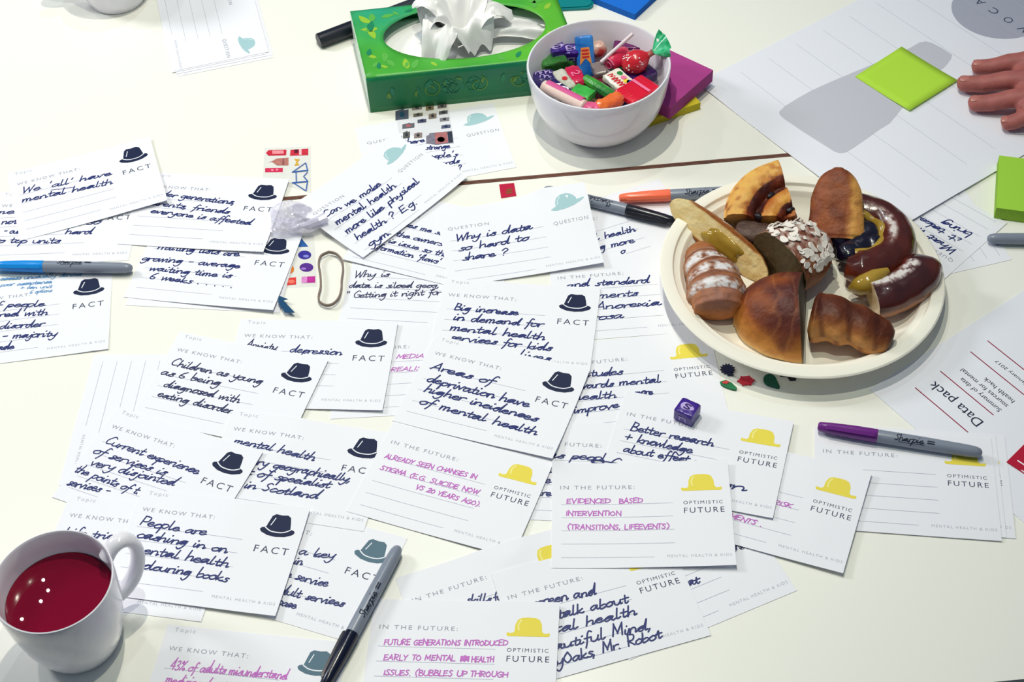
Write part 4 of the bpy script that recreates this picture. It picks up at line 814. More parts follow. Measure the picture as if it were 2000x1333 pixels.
LOW = [((30, 18, 92), 0, 0, 30), ((40, 110, 60), -24, 10, 40), ((150, 26, 60), 22, 14, 80), ((60, 40, 110), 10, -26, 10), ((120, 90, 80), -16, -24, 60), ((46, 60, 120), 30, -14, 120), ((180, 120, 60), -36, -8, 20), ((70, 30, 90), 4, 30, 140), ((110, 30, 50), -2, 2, 75), ((40, 36, 80), 28, 6, 10), ((36, 80, 50), -22, -6, 100)]
for k, (c, x, y, a) in enumerate(LOW):
    t = empty('wrapped_sweet', wv(BX + x, BY + y, 16 + (26 if k >= 8 else 6 + .0) + (bowl_z(math.hypot(x, y) + 16) - 10) * .5 * (k < 8)), math.radians(a), 'dark sweet buried low in the bowl under the others', 'sweet', 'buried sweets low in the bowl'); flatpack(c, 26, 17, 13)(t)
# purple cube sweet on the cards
P, a = at_dir((1342, 806), (1362, 815), 8)
zc_ = hmax([P]) + .1
t = empty('cube_sweet', wv(P[0], P[1], zc_ + 7), a + .0, 'purple cube sweet alone on the attitudes card, left of the insect stickers', 'sweet', GRP); cube_sweet(t, (18, 17, 14))
# ------------------------------------------------------------------ sticky note pads
def pad(name, label, pts, z, h, col, n=6, edge=None):
    """block of sticky notes with the given corners (photo pixels of the top face)"""
    q = [at(*p, z + h) for p in pts]; c = (sum(p[0] for p in q) / 4, sum(p[1] for p in q) / 4)
    t = empty(name, wv(c[0], c[1], z), 0, label, 'sticky notes', 'sticky note pads')
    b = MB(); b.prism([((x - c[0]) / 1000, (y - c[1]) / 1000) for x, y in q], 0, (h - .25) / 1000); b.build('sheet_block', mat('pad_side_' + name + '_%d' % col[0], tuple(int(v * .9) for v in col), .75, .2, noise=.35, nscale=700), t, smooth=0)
    b = MB(); b.prism([((x - c[0]) / 1000, (y - c[1]) / 1000) for x, y in q], (h - .25) / 1000, h / 1000); b.build('top_note', mat('pad_top_%d_%d_%d' % col, col, .7, .2), t, smooth=0)
    for k in range(20): hline((q[0][0] + (q[3][0] - q[0][0]) * k / 19, q[0][1] + (q[3][1] - q[0][1]) * k / 19), (q[1][0] + (q[2][0] - q[1][0]) * k / 19, q[1][1] + (q[2][1] - q[1][1]) * k / 19), 1.5, z + h)
    return t
def quad(p, u, L1, L2, z):
    """rectangle with a corner at photo pixel p, first side along photo pixel u, lengths in mm, as world points"""
    P = np.array(at(*p, z)); U = np.array(at(*u, z)); d = (U - P) / np.linalg.norm(U - P); n = np.array((-d[1], d[0]))
    return [P, P + d * L1, P + d * L1 + n * L2, P + n * L2]
def pad_w(name, label, q, z, h, col, side=.9):
    c = sum(q) / 4; t = empty(name, wv(c[0], c[1], z), 0, label, 'sticky notes', 'sticky note pads')
    pl = [((x - c[0]) / 1000, (y - c[1]) / 1000) for x, y in q]
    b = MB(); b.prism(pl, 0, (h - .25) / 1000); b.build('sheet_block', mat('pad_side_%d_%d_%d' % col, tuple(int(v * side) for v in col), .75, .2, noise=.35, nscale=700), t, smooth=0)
    b = MB(); b.prism(pl, (h - .25) / 1000, h / 1000); b.build('top_note', mat('pad_top_%d_%d_%d' % col, col, .7, .2), t, smooth=0)
    return t
pad_w('sticky_pad', 'yellow sticky note pad under the purple pad beside the bowl', quad((1265, 236), (1381, 196), 62, 50, 9), 0, 9, (214, 198, 52))
pad_w('sticky_pad', 'purple pink sticky note pad on the yellow pad, right of the bowl', quad((1309, 211), (1392, 138), 76, 76, 24), 9.1, 15, (176, 68, 142))
pad_w('sticky_pad', 'lime green sticky note pad at the right edge, above the grey marker pen', quad((1946, 407), (2046, 420), 76, 76, 14), .6, 14, (164, 214, 70))
pad_w('sticky_pad', 'bright blue sticky note pad at the top edge behind the bowl', quad((1240, 28), (1283, -12), 76, 76, 8), 0, 8, (28, 112, 214))
q = quad((1240, 28), (1283, -12), 76, 76, 8); c = (q[0] + q[1]) / 2; nn = (q[3] - q[0]) / 76; dd = (q[1] - q[0]) / 76
q2 = [q[0] + dd * 30 + nn * 1.5, q[0] + dd * 78 + nn * 1.5, q[0] + dd * 78 + nn * 14, q[0] + dd * 30 + nn * 14]
cc = sum(q2) / 4; b = MB(); b.prism([((x - cc[0]) / 1000, (y - cc[1]) / 1000) for x, y in q2], 0, .0012); o = b.build('note_strip', mat('pad_top_blue2', (44, 130, 226), .7, .2), smooth=0); o.location = wv(cc[0], cc[1], 8.1)
tag(o, 'narrow blue paper strip lying on the blue sticky note pad', 'sticky notes')
# teal lid with a rounded corner
P = at(1160, 15, 3); b = MB(); r = 8; pts = [(-90, 90), (-90, 0)] + [(-r + r * math.sin(a), r - r * math.cos(a)) for a in np.linspace(0, math.pi / 2, 8)] + [(0, 90)]
b.prism([(x / 1000, y / 1000) for x, y in pts], 0, .003); b.prism([((x * .96 - 2) / 1000, (y * .96 + 2) / 1000) for x, y in pts], .003, .0042)
o = b.build('folder', mat('teal_plastic', (14, 132, 136), .3, .5), smooth=30); o.location = wv(P[0], P[1], 0); o.rotation_euler = (0, 0, math.radians(-1)); tag(o, 'teal plastic folder with a rounded corner between tissue box and blue pad', 'folder')
# lime note on the poster sheet
q = [np.array(at(*p, 1.5)) for p in ((1761, 91), (1870, 159), (1776, 219), (1670, 149.5))]; c = sum(q) / 4; zl_ = hmax(q + [c])
b = MB(); nn_ = 8
def nf(u, v):
    p = q[3] * (1 - u) * (1 - v) + q[2] * u * (1 - v) + q[1] * u * v + q[0] * (1 - u) * v; d = p - c
    return (d[0] / 1000, d[1] / 1000, (.35 + 2.2 * (u ** 3) * (1 - .3 * v)) / 1000)
b.sheet(nn_, nn_, nf); o = b.build('sticky_note', mat('lime_note', (182, 226, 70), .65, .2)); so = o.modifiers.new('thickness', 'SOLIDIFY'); so.thickness = .0002
o.location = wv(c[0], c[1], zl_ + .1); tag(o, 'single lime green sticky note stuck on the poster sheet', 'sticky note')
# ------------------------------------------------------------------ plate of pastries
PX, PY = 268.5, 985.0
pts_ = [(PX + 92 * math.cos(a), PY + 92 * math.sin(a)) for a in np.linspace(0, 6.28, 40)] + [(PX + 60 * math.cos(a), PY + 60 * math.sin(a)) for a in np.linspace(0, 6.28, 30)]
ZP = max(hmax(pts_), 0) + .2
m_plate = mat('plate_fibre', (245, 241, 228), .6, .3, bump=.05, bscale=500)
b = MB(); PR = [(0, 1), (90, 1), (92, 0), (96, .3), (104, 7), (112, 13.6), (117, 17.4), (127, 18.6), (129.4, 19), (129.8, 20.2), (128.5, 21.2), (119.2, 21.6), (117.8, 21.0), (116.6, 18.0), (115.4, 17.2), (111.2, 16.8), (110.0, 15.8), (108.6, 12.2), (107.4, 11.0), (104.5, 8.0), (100, 4.6), (95, 3.2), (0, 3)]
b.lathe([(r / 1000, z / 1000) for r, z in PR], 128); plate = b.build('plate', m_plate, smooth=30); plate.location = wv(PX, PY, ZP + 3.5); plate.rotation_euler = (0, math.radians(1.7), 0); tag(plate, 'round off-white fibre plate piled with pastries', 'plate')
ZW = ZP + 6.9
zp0 = tbl(1280, 300, 3.0293)
m_crust = mat('pastry_crust', (160, 96, 44), .5, .35, attr=True, noise=.35, nscale=130, bump=.6, bscale=190)
m_gloss = mat('pastry_glazed', (110, 44, 26), .2, .5, attr=True, noise=.3, nscale=90, bump=.2, bscale=160, coat=.5)
m_sugar = mat('icing_sugar', (214, 204, 204), .9, .2, noise=.6, nscale=260)
m_cust = mat('custard', (166, 134, 48), .12, .5, coat=.5, noise=.25, nscale=60, bump=.2, bscale=80)
PG = 'pastries on the plate'
def mixc(a, b, f): f = max(0, min(1, f)); return tuple(a[k] + (b[k] - a[k]) * f for k in range(3))
def nz(p, s, o=0): return mnoise.noise(Vector((p[0] * s + o, p[1] * s + o * 1.7, p[2] * s - o)))
TAN, GOLD, BRN, DRK, CRM, GREY = (206, 148, 84), (196, 126, 52), (140, 72, 30), (78, 34, 22), (232, 204, 142), (104, 92, 68)
def loft_pastry(path, prof, colour, N=40, amp=1.2, ns=.09, up=(0, 0, 1), seed=0, caps=(True, True), ns_res=None):
    """path: [(x, y, z)] mm; prof(t) -> N points (lateral, up) mm; colour(t, k/N, point, (a, b))"""
    pts = [Vector(p) for p in path]
    if ns_res:
        q = []; c = [tuple(p) for p in pts]
        L = [0]
        for i in range(1, len(pts)): L.append(L[-1] + (pts[i] - pts[i - 1]).length)
        for k in range(ns_res + 1):
            s = L[-1] * k / ns_res; i = max(j for j in range(len(L)) if L[j] <= s + 1e-9); i = min(i, len(pts) - 2); f = (s - L[i]) / (L[i + 1] - L[i])
            P0, P1, P2, P3 = pts[max(i - 1, 0)], pts[i], pts[i + 1], pts[min(i + 2, len(pts) - 1)]
            q.append(.5 * (2 * P1 + (P2 - P0) * f + (2 * P0 - 5 * P1 + 4 * P2 - P3) * f * f + (3 * P1 - P0 - 3 * P2 + P3) * f ** 3))
        pts = q
    n = len(pts) - 1; rs = []; cols = []; U = Vector(up)
    org = sum(pts, Vector()) / len(pts); org.z = 0
    for i, p in enumerate(pts):
        t = i / n; T = (pts[min(i + 1, n)] - pts[max(i - 1, 0)]).normalized(); A = T.cross(U).normalized(); B = A.cross(T)
        r = []
        for k, (a, bb) in enumerate(prof(t)):
            P = p + A * a + B * bb; d = (A * a + B * bb); dn = d.normalized() if d.length > .1 else B
            P = P + dn * amp * nz(P, ns, seed)
            r.append((P - org) / 1000); cols.append(colour(t, k / N, P, (a, bb)))
        rs.append(r)
    b = MB(); b.rings(rs, True, caps[0], caps[1]); return b, cols, org
def ell(ra, rb, N=40, flat=None, e=1.0):
    out = []
    for k in range(N):
        q = 2 * math.pi * k / N; c, s = math.cos(q), math.sin(q); a = ra * math.copysign(abs(c) ** e, c); bb = rb * math.copysign(abs(s) ** e, s)
        if flat is not None: bb = max(bb, -flat)
        out.append((a, bb))
    return out
def pastry(name, label, bld, m=m_crust, parent=None, smooth=60):
    b, cols, org = bld; root = empty(name, wv(org.x, org.y, ZP), 0, label, 'pastry', PG)
    b.v = [(x, y, z - ZP / 1000) for x, y, z in b.v]
    b.build('body', m, root, smooth, cols); return root, org
def sub(root, org, name, b, m, cols=None, smooth=50):
    b.v = [(x - org.x / 1000, y - org.y / 1000, z - ZP / 1000) for x, y, z in b.v]; return b.build(name, m, root, smooth, cols)
def A3(px, py, z): return Vector((*at(px, py, z), z))
def lump(c, ra, rb, rc, rot=0, n=18, amp=.15, seed=0, tilt=0):
    """rounded blob (mm) as MB in world mm/1000"""
    b = MB(); rs = []; M = Matrix.Rotation(rot, 3, 'Z') @ Matrix.Rotation(tilt, 3, 'Y')
    for i in range(1, n // 2):
        th = math.pi * i / (n // 2); r = []
        for j in range(n):
            ph = 2 * math.pi * j / n; d = Vector((math.sin(th) * math.cos(ph), math.sin(th) * math.sin(ph), math.cos(th))); k = 1 + amp * nz(d * 1.0, 1.6, seed)
            r.append((Vector(c) + M @ Vector((d.x * ra * k, d.y * rb * k, d.z * rc * k))) / 1000)
        rs.append(r)
    b.rings(rs[::-1]); return b
# front half with the cut side to the right
def prof_front(t):
    s = max(.04, (1 - (t ** 2.3))) ** .5; out = []
    for k in range(90):
        q = 2 * math.pi * k / 90; a = 47 * s * math.cos(q); bb = 46 * (s ** .8) * math.sin(q) if math.sin(q) > 0 else 5 * math.sin(q)
        out.append((a, bb + 5))
    return out
def col_front(t, f, P, ab):
    h = (P.z - ZW) / 46; g = nz(P, .05, 3) * .5 + .5
    c = mixc(CRM, TAN, h * 4); c = mixc(c, GOLD, (h - .15) * 4); c = mixc(c, (150, 78, 34), (h - .4) * 3 + g * .4 - .2)
    c = mixc(c, (88, 40, 34), max(0, (h - .5) * 1.4 + (g - .4) * 2.2 + .25 - abs(t - .28) * 1.2)); c = mixc(c, (212, 150, 84), (math.sin(t * 17 + nz(P, .05, 9) * 5) - .75) * .9)
    if t < .02: c = mixc((92, 78, 54), (60, 46, 30), g * 1.2)
    return c
c0 = A3(1575, 660, ZW); c0 = Vector((c0.x + 1, c0.y + 12, ZW))
pth = [c0 + Vector((-63 * k / 48, 13 * k / 48, 0)) for k in range(49)]
b_, co_, og_ = loft_pastry(pth, prof_front, col_front, amp=1.6, ns=.05, seed=2)
def shear(b, og, k): b.v = [(x - k * max(0, z - (ZW) / 1000) * math.exp(-abs((x + og.x / 1000) - c0.x / 1000) / .03), y, z) for x, y, z in b.v]
shear(b_, og_, .22)
pastry('half_pastry', 'large browned half pastry at the front of the plate, its cut side facing right', (b_, co_, og_))
# croissant tip at the front right
def prof_tip(t):
    r = 25 * (1 - .35 * t - .30 * max(0, t - .80) / .20 - .40 * max(0, (t - .93) / .07) ** 2) * (1 - .35 * max(0, .08 - t) / .08) ; return [(a * (1 + .045 * math.sin(t * 21 + 6 * k / 64)), b_ * (1 + .045 * math.sin(t * 21 + 6 * k / 64))) for k, (a, b_) in enumerate(ell(r, r * .88, 64))]
def col_tip(t, f, P, ab):
    r = math.hypot(*ab) or 1; s = ab[1] / r; lat = -ab[0] / r
    rid = math.sin(t * 21 + f * 6); c = mixc((206, 140, 76), (112, 54, 26), (s * .95 + lat * .62 + .28) * 1.25 + nz(P, .1) * .5); c = mixc(c, DRK, max(0, s - .55) * 1.6 + max(0, -rid - .6)); c = mixc(c, (222, 170, 104), max(0, rid - .3) * .5 * (1 - max(0, s)))
    return mixc(c, (70, 34, 18), max(0, t - .9) * 8)
p0, p1, p2 = A3(1584, 616, ZW + 23), A3(1662, 634, ZW + 22), A3(1742, 672, ZW + 14)
pastry('croissant_piece', 'tapering croissant end at the front right of the plate', loft_pastry([p0, p1, p2], prof_tip, col_tip, amp=1.2, seed=5, ns_res=70))
# sugared croissant end
def prof_sug(t):
    base = 11 + 15.0 * math.sin(min(t * 1.3, 1) * math.pi / 2) if t < .78 else 26 - 5 * ((t - .78) / .2) - 9 * max(0, t - .96) / .04
    seg = 1.8 * abs(math.sin((t * 4.6 + .1) * math.pi)); r = base + seg - 1.2; r += .35 * math.sin(t * 95); return ell(max(r, 3), max(r * .86, 3), 64)
def col_sug(t, f, P, ab):
    r = math.hypot(*ab) or 1; s = ab[1] / r; c = mixc((176, 112, 72), (122, 68, 44), s + nz(P, .09, 2) * .6 + .5 * math.sin(t * 95))
    if t < .22: c = mixc(c, (178, 112, 64), .6)
    w = max(0, s + .15) * (math.sin((t * 4.6 - .25) * math.pi * 1.0) ** 2); w *= .75 + 1.0 * nz(P, .12, 7) + 1.0 * nz(P, .4, 2)
    if .22 < t < .84: c = mixc(c, (226, 222, 224), w * 1.35)
    if t > .84: c = mixc((190, 120, 66), (150, 100, 84), max(0, s) + nz(P, .12, 9) * .5)
    return c
pastry('croissant_piece', 'croissant end dusted with icing sugar at the left of the plate',
       loft_pastry([A3(1367, 488, ZW + 13), A3(1377, 520, ZW + 19), A3(1395, 552, ZW + 23), A3(1401, 583, ZW + 23), A3(1404, 612, ZW + 20)], prof_sug, col_sug, amp=1.2, seed=8, ns_res=96))
# custard bun slice lying across the left rim
pa, pb = A3(1310, 397, ZP + 36), A3(1497, 545, ZP + 16)
ax_ = (pb - pa).normalized(); nf_ = (Vector((-.74, -.50, .44)) - ax_ * Vector((-.74, -.50, .44)).dot(ax_)).normalized()
def prof_bun(t):
    w = 15.5 * (max(.02, 1 - abs(2 * t - 1) ** 3.2)) ** .5 + .6; out = []
    for k in range(72):
        q = 2 * math.pi * k / 72; a = w * math.cos(q); bb = 0 if math.sin(q) >= 0 else 15 * (w / 15.5) * math.sin(q)
        if math.sin(q) >= 0: bb = .8 * math.sin(q)
        out.append((a, bb))
    return out
def col_bun(t, f, P, ab):
    g = nz(P, .1, 4)
    if ab[1] > -1.6: c = mixc((238, 216, 160), (224, 192, 126), g + .4); return mixc(c, (150, 84, 36), max(0, abs(ab[0]) - 12.6) * .55)
    c = mixc((178, 110, 48), (112, 52, 26), -ab[1] / 14 + g * .4)
    return mixc(c, (222, 212, 206), max(0, 1 - abs(t - .5) * 4.5) * (.5 + 1.4 * nz(P, .3, 3)) * 1.3)
bb_ = loft_pastry([pa + (pb - pa) * k / 60 + Vector((0, 0, 3 * math.sin(math.pi * k / 60))) for k in range(61)], prof_bun, col_bun, amp=.9, seed=1, up=nf_)
bun, og_ = pastry('bun_slice', 'long cut bun with yellow custard lying over the left rim of the plate', bb_, smooth=45)
mid = pa + (pb - pa) * .56 + nf_ * .8 + Vector((0, 0, 2))
Mx = Matrix((ax_, nf_.cross(ax_), nf_)).transposed()
def blob(c, ra, rb, rc, M, n=24, amp=.2, seed=0):
    b = MB(); rs = []
    for i in range(1, n // 2):
        th = math.pi * i / (n // 2); rs.append([(c + M @ (Vector((ra * math.sin(th) * math.cos(2 * math.pi * j / n), rb * math.sin(th) * math.sin(2 * math.pi * j / n), rc * math.cos(th))) * (1 + amp * nz((math.sin(th) * math.cos(2 * math.pi * j / n), math.sin(th) * math.sin(2 * math.pi * j / n), math.cos(th)), 1.5, seed)))) / 1000 for j in range(n)])
    b.rings(rs[::-1]); return b
sub(bun, og_, 'custard_filling', blob(mid, 25, 11.5, 3.4, Mx, n=36, amp=.45, seed=3), m_cust)
sd_ = nf_.cross(ax_)
def sugar_patch(path, w, nrm, n=7, seed=0, jag=.22):
    """thin ragged patch of icing sugar"""
    b = MB(); P = [Vector(p) for p in path]; vs = []; m = len(P) - 1; rnd = random.Random(seed)
    for i, p in enumerate(P):
        t = (P[min(i + 1, m)] - P[max(i - 1, 0)]).normalized(); N = nrm(i / m) if callable(nrm) else nrm; s = t.cross(N).normalized(); ww = w * (1 - abs(2 * i / m - 1) ** 3) ** .5 + .3
        for j in range(n): 
            f = j / (n - 1) * 2 - 1; e = ww * (1 + rnd.uniform(-jag, jag) * abs(f)); vs.append((p + s * e * f + N * (.7 - .6 * f * f)) / 1000)
    b.add(vs, [(i * n + j, i * n + j + 1, (i + 1) * n + j + 1, (i + 1) * n + j) for i in range(m) for j in range(n - 1)]); return b
c1 = pa + (pb - pa) * .36 + sd_ * 15.0 - nf_ * 3 + Vector((0, 0, 3)); c2 = pa + (pb - pa) * .68 + sd_ * 15.6 - nf_ * 3 + Vector((0, 0, 2))
sgn = 1 if (A3(1400, 430, 30) - (pa + (pb - pa) * .5)).dot(sd_) > 0 else -1
off = sd_ * (sgn * 15.2) - nf_ * 2.0
# almond croissant half
ca = A3(1522, 515, ZW + 26); da = Vector((.84, .54, -.02)).normalized()
def prof_alm(t):
    s = (max(.03, 1 - t ** 2.4)) ** .5; return ell(36 * s, 27 * s ** .85, 72)
def col_alm(t, f, P, ab):
    if t < .015: return mixc((112, 98, 66), (62, 50, 32), nz(P, .14, 2) + .5 + .4 * math.sin(ab[1] * .9))
    s = ab[1] / (math.hypot(*ab) or 1); c = mixc((142, 84, 48), (112, 60, 44), s + nz(P, .07) * .6); return mixc(c, (206, 190, 184), max(0, s - .1) * 1.1 * (nz(P, .2, 5) + .5 + nz(P, .5, 2)))
alm, og_ = pastry('almond_croissant', 'half almond croissant with flaked almonds and sugar in the middle of the plate', loft_pastry([ca + da * 56 * (k / 54) for k in range(55)], prof_alm, col_alm, amp=2.0, ns=.06, seed=4))
rnd = random.Random(5); m_alm = mat('almond_flake', (238, 230, 222), .6, .3, noise=.3, nscale=200)
latA = da.cross(Vector((0, 0, 1))).normalized(); upA = latA.cross(da)
for k in range(78):
    t = rnd.uniform(.04, .78); q = math.radians(rnd.uniform(20, 150)); s = (1 - t ** 2.4) ** .5
    N = (latA * math.cos(q) + upA * math.sin(q) + da * (t ** 1.5) * .7).normalized(); P = ca + da * 56 * t + latA * 36 * s * math.cos(q) + upA * 27 * s ** .85 * math.sin(q) + N * 1.1
    N = (N + Vector((rnd.uniform(-.35, .35), rnd.uniform(-.35, .35), rnd.uniform(-.2, .3)))).normalized(); u = N.cross(Vector((rnd.uniform(-1, 1), rnd.uniform(-1, 1), .3))).normalized(); v = N.cross(u); L = rnd.uniform(2.4, 6.2)
    b = MB(); ring = [P + u * L * math.cos(a) + v * L * .62 * math.sin(a) + N * (.9 * math.cos(2 * a) * .5) for a in np.linspace(0, 6.283, 12, endpoint=False)]
    b.add([p / 1000 for p in ring] + [(p + N * .7) / 1000 for p in ring], [tuple(range(11, -1, -1)), tuple(range(12, 24))] + [(j, (j + 1) % 12, 12 + (j + 1) % 12, 12 + j) for j in range(12)])
    sub(alm, og_, 'almond_flake', b, m_alm)
# flat crust behind it, shadow painted into its dark brown
def prof_dk(t): s = (max(.05, 1 - abs(2 * t - 1) ** 4)) ** .5; return ell(13 * s, 8 * s, 40)
pastry('crust_piece', 'flat crust wedged behind the almond croissant, shadow painted into its dark colour', loft_pastry([A3(1436, 446, ZW + 25), A3(1484, 456, ZW + 24), A3(1540, 466, ZW + 22)], prof_dk, lambda t, f, P, ab: mixc((92, 70, 60), (58, 40, 36), nz(P, .1, 3) + (.5 if ab[1] < 2 else .1)), amp=1.6, seed=9, ns_res=20))
# raisin swirl, a wedge of a large coil
cs = A3(1556, 432, ZW + 32); U1 = (A3(1503, 318, ZW + 44) - cs); U2 = (A3(1416, 412, ZW + 32) - cs)
R1, R2 = U1.length, U2.length; U1.normalize(); U2.normalize(); NS = U2.cross(U1).normalized()
if NS.z < 0: NS = -NS
ang = math.acos(max(-1, min(1, U1.dot(U2)))); E2 = (U2 - U1 * U1.dot(U2)).normalized()
def swirl_h(f):
    # coil relief across the radius: centre coil, groove, coil, groove, broad outer coil
    for c, w, h in ((0.0, .17, 8), (.36, .17, 8), (.80, .22, 9)):
        if abs(f - c) < w: return h * math.sqrt(max(0, 1 - ((f - c) / w) ** 2))
    return 0
def swirl_c(f, P):
    g = nz(P, .09, 6)
    if f < .06: return (104, 58, 36)
    for c, w in ((.20, .07), (.58, .105)):
        if abs(f - c) < w: return mixc((66, 22, 16), (120, 50, 24), g + .3)
    if f < .19: return mixc((190, 122, 62), (140, 70, 34), g + .5)
    if f < .56: return mixc((222, 162, 74), (168, 88, 34), abs(f - .36) * 5 + g * .6)
    return mixc(mixc((226, 172, 88), (176, 96, 38), (.80 - f) * 7 + g * .8), (150, 78, 34), max(0, nz(P, .16, 3) - .1) * 1.6)
b = MB(); cols = []; na, nr = 26, 44; top, bot = [], []
for i in range(na + 1):
    a = -.10 + (ang + .24) * i / na; rt, rb_ = [], []
    for j in range(nr + 1):
        f = j / nr; R = R1 + (R2 - R1) * i / na; ff = min(1, f + .02 * math.sin(a * 3)); P = cs + (U1 * math.cos(a) + E2 * math.sin(a)) * (R * f) + NS * (swirl_h(ff) * (1 if f < .97 else .4) + nz((f * 9, a * 3, 0), 1.0, 2) * 1.2)
        rt.append(P); cols.append(swirl_c(ff, P))
    top.append(rt)
vs = [p for r in top for p in r]; n1 = len(vs); vs += [p - NS * (26 + 0 * k) for k, p in enumerate(vs)]; cols += [mixc(TAN, (150, 90, 44), .5)] * n1
w_ = nr + 1; fs = []
for i in range(na):
    for j in range(nr): a, c, d, e = i * w_ + j, i * w_ + j + 1, (i + 1) * w_ + j + 1, (i + 1) * w_ + j; fs += [(a, c, d, e), (n1 + e, n1 + d, n1 + c, n1 + a)]
rim = [j for j in range(w_)] + [i * w_ + nr for i in range(1, na + 1)] + [na * w_ + j for j in range(nr - 1, -1, -1)] + [i * w_ for i in range(na - 1, 0, -1)]
for k in range(len(rim)): p, q = rim[k], rim[(k + 1) % len(rim)]; fs.append((p, n1 + p, n1 + q, q))
og_ = Vector((cs.x, cs.y, 0)); zmin = min(p.z for p in vs); dz = ZW + .2 - zmin if zmin < ZW else 0
b.add([((p.x - og_.x) / 1000, (p.y - og_.y) / 1000, max(p.z, ZW + .2) / 1000) for p in vs], fs)
sw_, og_ = pastry('swirl_pastry', 'wedge of a raisin swirl pastry standing at the back left of the plate', (b, cols, og_), smooth=50)
m_rais = mat('raisin', (30, 22, 26), .35, .5, bump=.3, bscale=300)
for f, a in ((.50, .38), (.16, .18), (.52, 1.15)):
    P = cs + (U1 * math.cos(a) + E2 * math.sin(a)) * (R1 + (R2 - R1) * a / 1.5) * f + NS * 3.5; sub(sw_, og_, 'raisin', lump(P, 4.6, 3.4, 3, a * 2, seed=f * 9), m_rais)
# upright half with a pale side, back right
c0b, c1b = A3(1632, 452, ZW + 19), A3(1637, 346, ZW + 50)
fb_ = Vector((-.25, -.72, .62)); axb = (c1b - c0b).normalized(); fb_ = (fb_ - axb * fb_.dot(axb)).normalized()
def prof_half(t):
    w = (27 - 6 * t) * (max(.05, 1 - max(0, (t - .55) / .45) ** 2.2)) ** .5 * (1 if t > .04 else .9); return ell(w, 14 * (w / 27) ** .5, 64, e=.8)
def col_half(t, f, P, ab):
    g = nz(P, .08, 3); x = ab[0] / 27; c = mixc((150, 82, 46), (118, 58, 36), g + .4); c = mixc(c, (222, 160, 84), (x * SGN - .32) * 4.5 + g * .5)
    c = mixc(c, (106, 48, 26), max(0, t - .8) * 3); return mixc(c, (112, 60, 40), max(0, g - .25) * 1.2)
latb = axb.cross(fb_).normalized(); SGN = 1 if latb.x > 0 else -1
pastry('half_pastry', 'upright half pastry with a smooth brown crust at the back right of the plate', loft_pastry([c0b + (c1b - c0b) * (-.16 + 1.32 * k / 60) for k in range(61)], prof_half, col_half, amp=1.0, seed=6, up=fb_))
# glazed ring danish at the right
cr_ = A3(1668, 468, ZW + 15); cr_.z = ZW + 16
def col_ring(t, f, P, ab):
    r = math.hypot(*ab) or 1; s = ab[1] / r; c = mixc((132, 56, 30), (74, 26, 20), s * .8 + .25 + nz(P, .06, 2) * .5); c = mixc(c, (168, 98, 52), max(0, -s - .2) * 1.6)
    m = max(0, 1 - abs(ab[0] / r * RS + .30) * 3.0) * (s > 0) * max(0, 1 - abs(t - .56) * 3.6) ; return mixc(c, (214, 204, 200), m * (1.5 + 2.2 * nz(P, .16, 4) + 1.6 * nz(P, .5, 1)))
RS = 1
arc = [cr_ + Vector((39 * math.cos(a), 39 * math.sin(a), 0)) for a in np.radians(np.linspace(-112, 108, 130))]
dan, og_ = pastry('glazed_pastry', 'glazed ring pastry with dark jam and custard at the right of the plate', loft_pastry(arc, lambda t: ell(17.5 * min(1, .55 + 6 * min(t, 1 - t)), 16 * min(1, .6 + 5 * min(t, 1 - t)), 72), col_ring, amp=.8, seed=3), m_gloss)
b = MB(); b.tube([(cr_ + Vector((27 * math.cos(a), 27 * math.sin(a), 6 + 1.0 * math.sin(a * 7)))) / 1000 for a in np.radians(np.linspace(-100, 104, 40))], .0056, 12); sub(dan, og_, 'custard_filling', b, m_cust)
m_jam = mat('dark_jam', (16, 12, 34), .15, .5, bump=.5, bscale=120, coat=.5)
for x, y, r in ((14, 6, 15), (2, -8, 16), (-12, 4, 15), (6, 18, 12), (-8, -18, 13), (16, -10, 11)): sub(dan, og_, 'berry', lump(cr_ + Vector((x, y, 1)), r, r, 9, seed=x), m_jam)
nr_ = lambda f: Vector((0, 0, 1))
# cut piece of glazed pastry in front of it
pj = [A3(1704, 585, ZW + 14), A3(1735, 578, ZW + 15), A3(1768, 562, ZW + 16), A3(1794, 540, ZW + 17), A3(1800, 512, ZW + 18)]
def col_j(t, f, P, ab):
    r = math.hypot(*ab) or 1; s = ab[1] / r; x = ab[0] / r
    if t < .012: return mixc((226, 206, 166), (190, 150, 90), nz(P, .2) + .3)
    c = mixc((120, 44, 28), (58, 22, 22), s * .7 + .3 + nz(P, .06, 5) * .4); c = mixc(c, (176, 108, 62), (-s + .12) * 5); m = max(0, 1 - abs(x + .45) * 2.6) * (s > 0) * (t < .85); return mixc(c, (220, 212, 208), m * (1.5 + 2.0 * nz(P, .16, 4) + 1.6 * nz(P, .5, 1)))
cut, og_ = pastry('glazed_pastry', 'cut piece of glazed pastry with custard, right of the croissant end on the rim', loft_pastry(pj, lambda t: ell(19 * min(1, .75 + (1 - t) * 2.2), 15 * min(1, .7 + (1 - t) * 2.2), 64, e=.8), col_j, amp=.7, seed=7, ns_res=80), m_gloss)
pc = [A3(1660, 565, ZW + 12), A3(1690, 556, ZW + 21), A3(1712, 541, ZW + 25), A3(1735, 528, ZW + 28)]
b = MB(); b.tube([p / 1000 for p in (pc[0], (pc[0] + pc[1]) / 2, pc[1], (pc[1] + pc[2]) / 2, pc[2], pc[3])], [.003, .0085, .010, .009, .008, .003], 14); sub(cut, og_, 'custard_filling', b, m_cust)
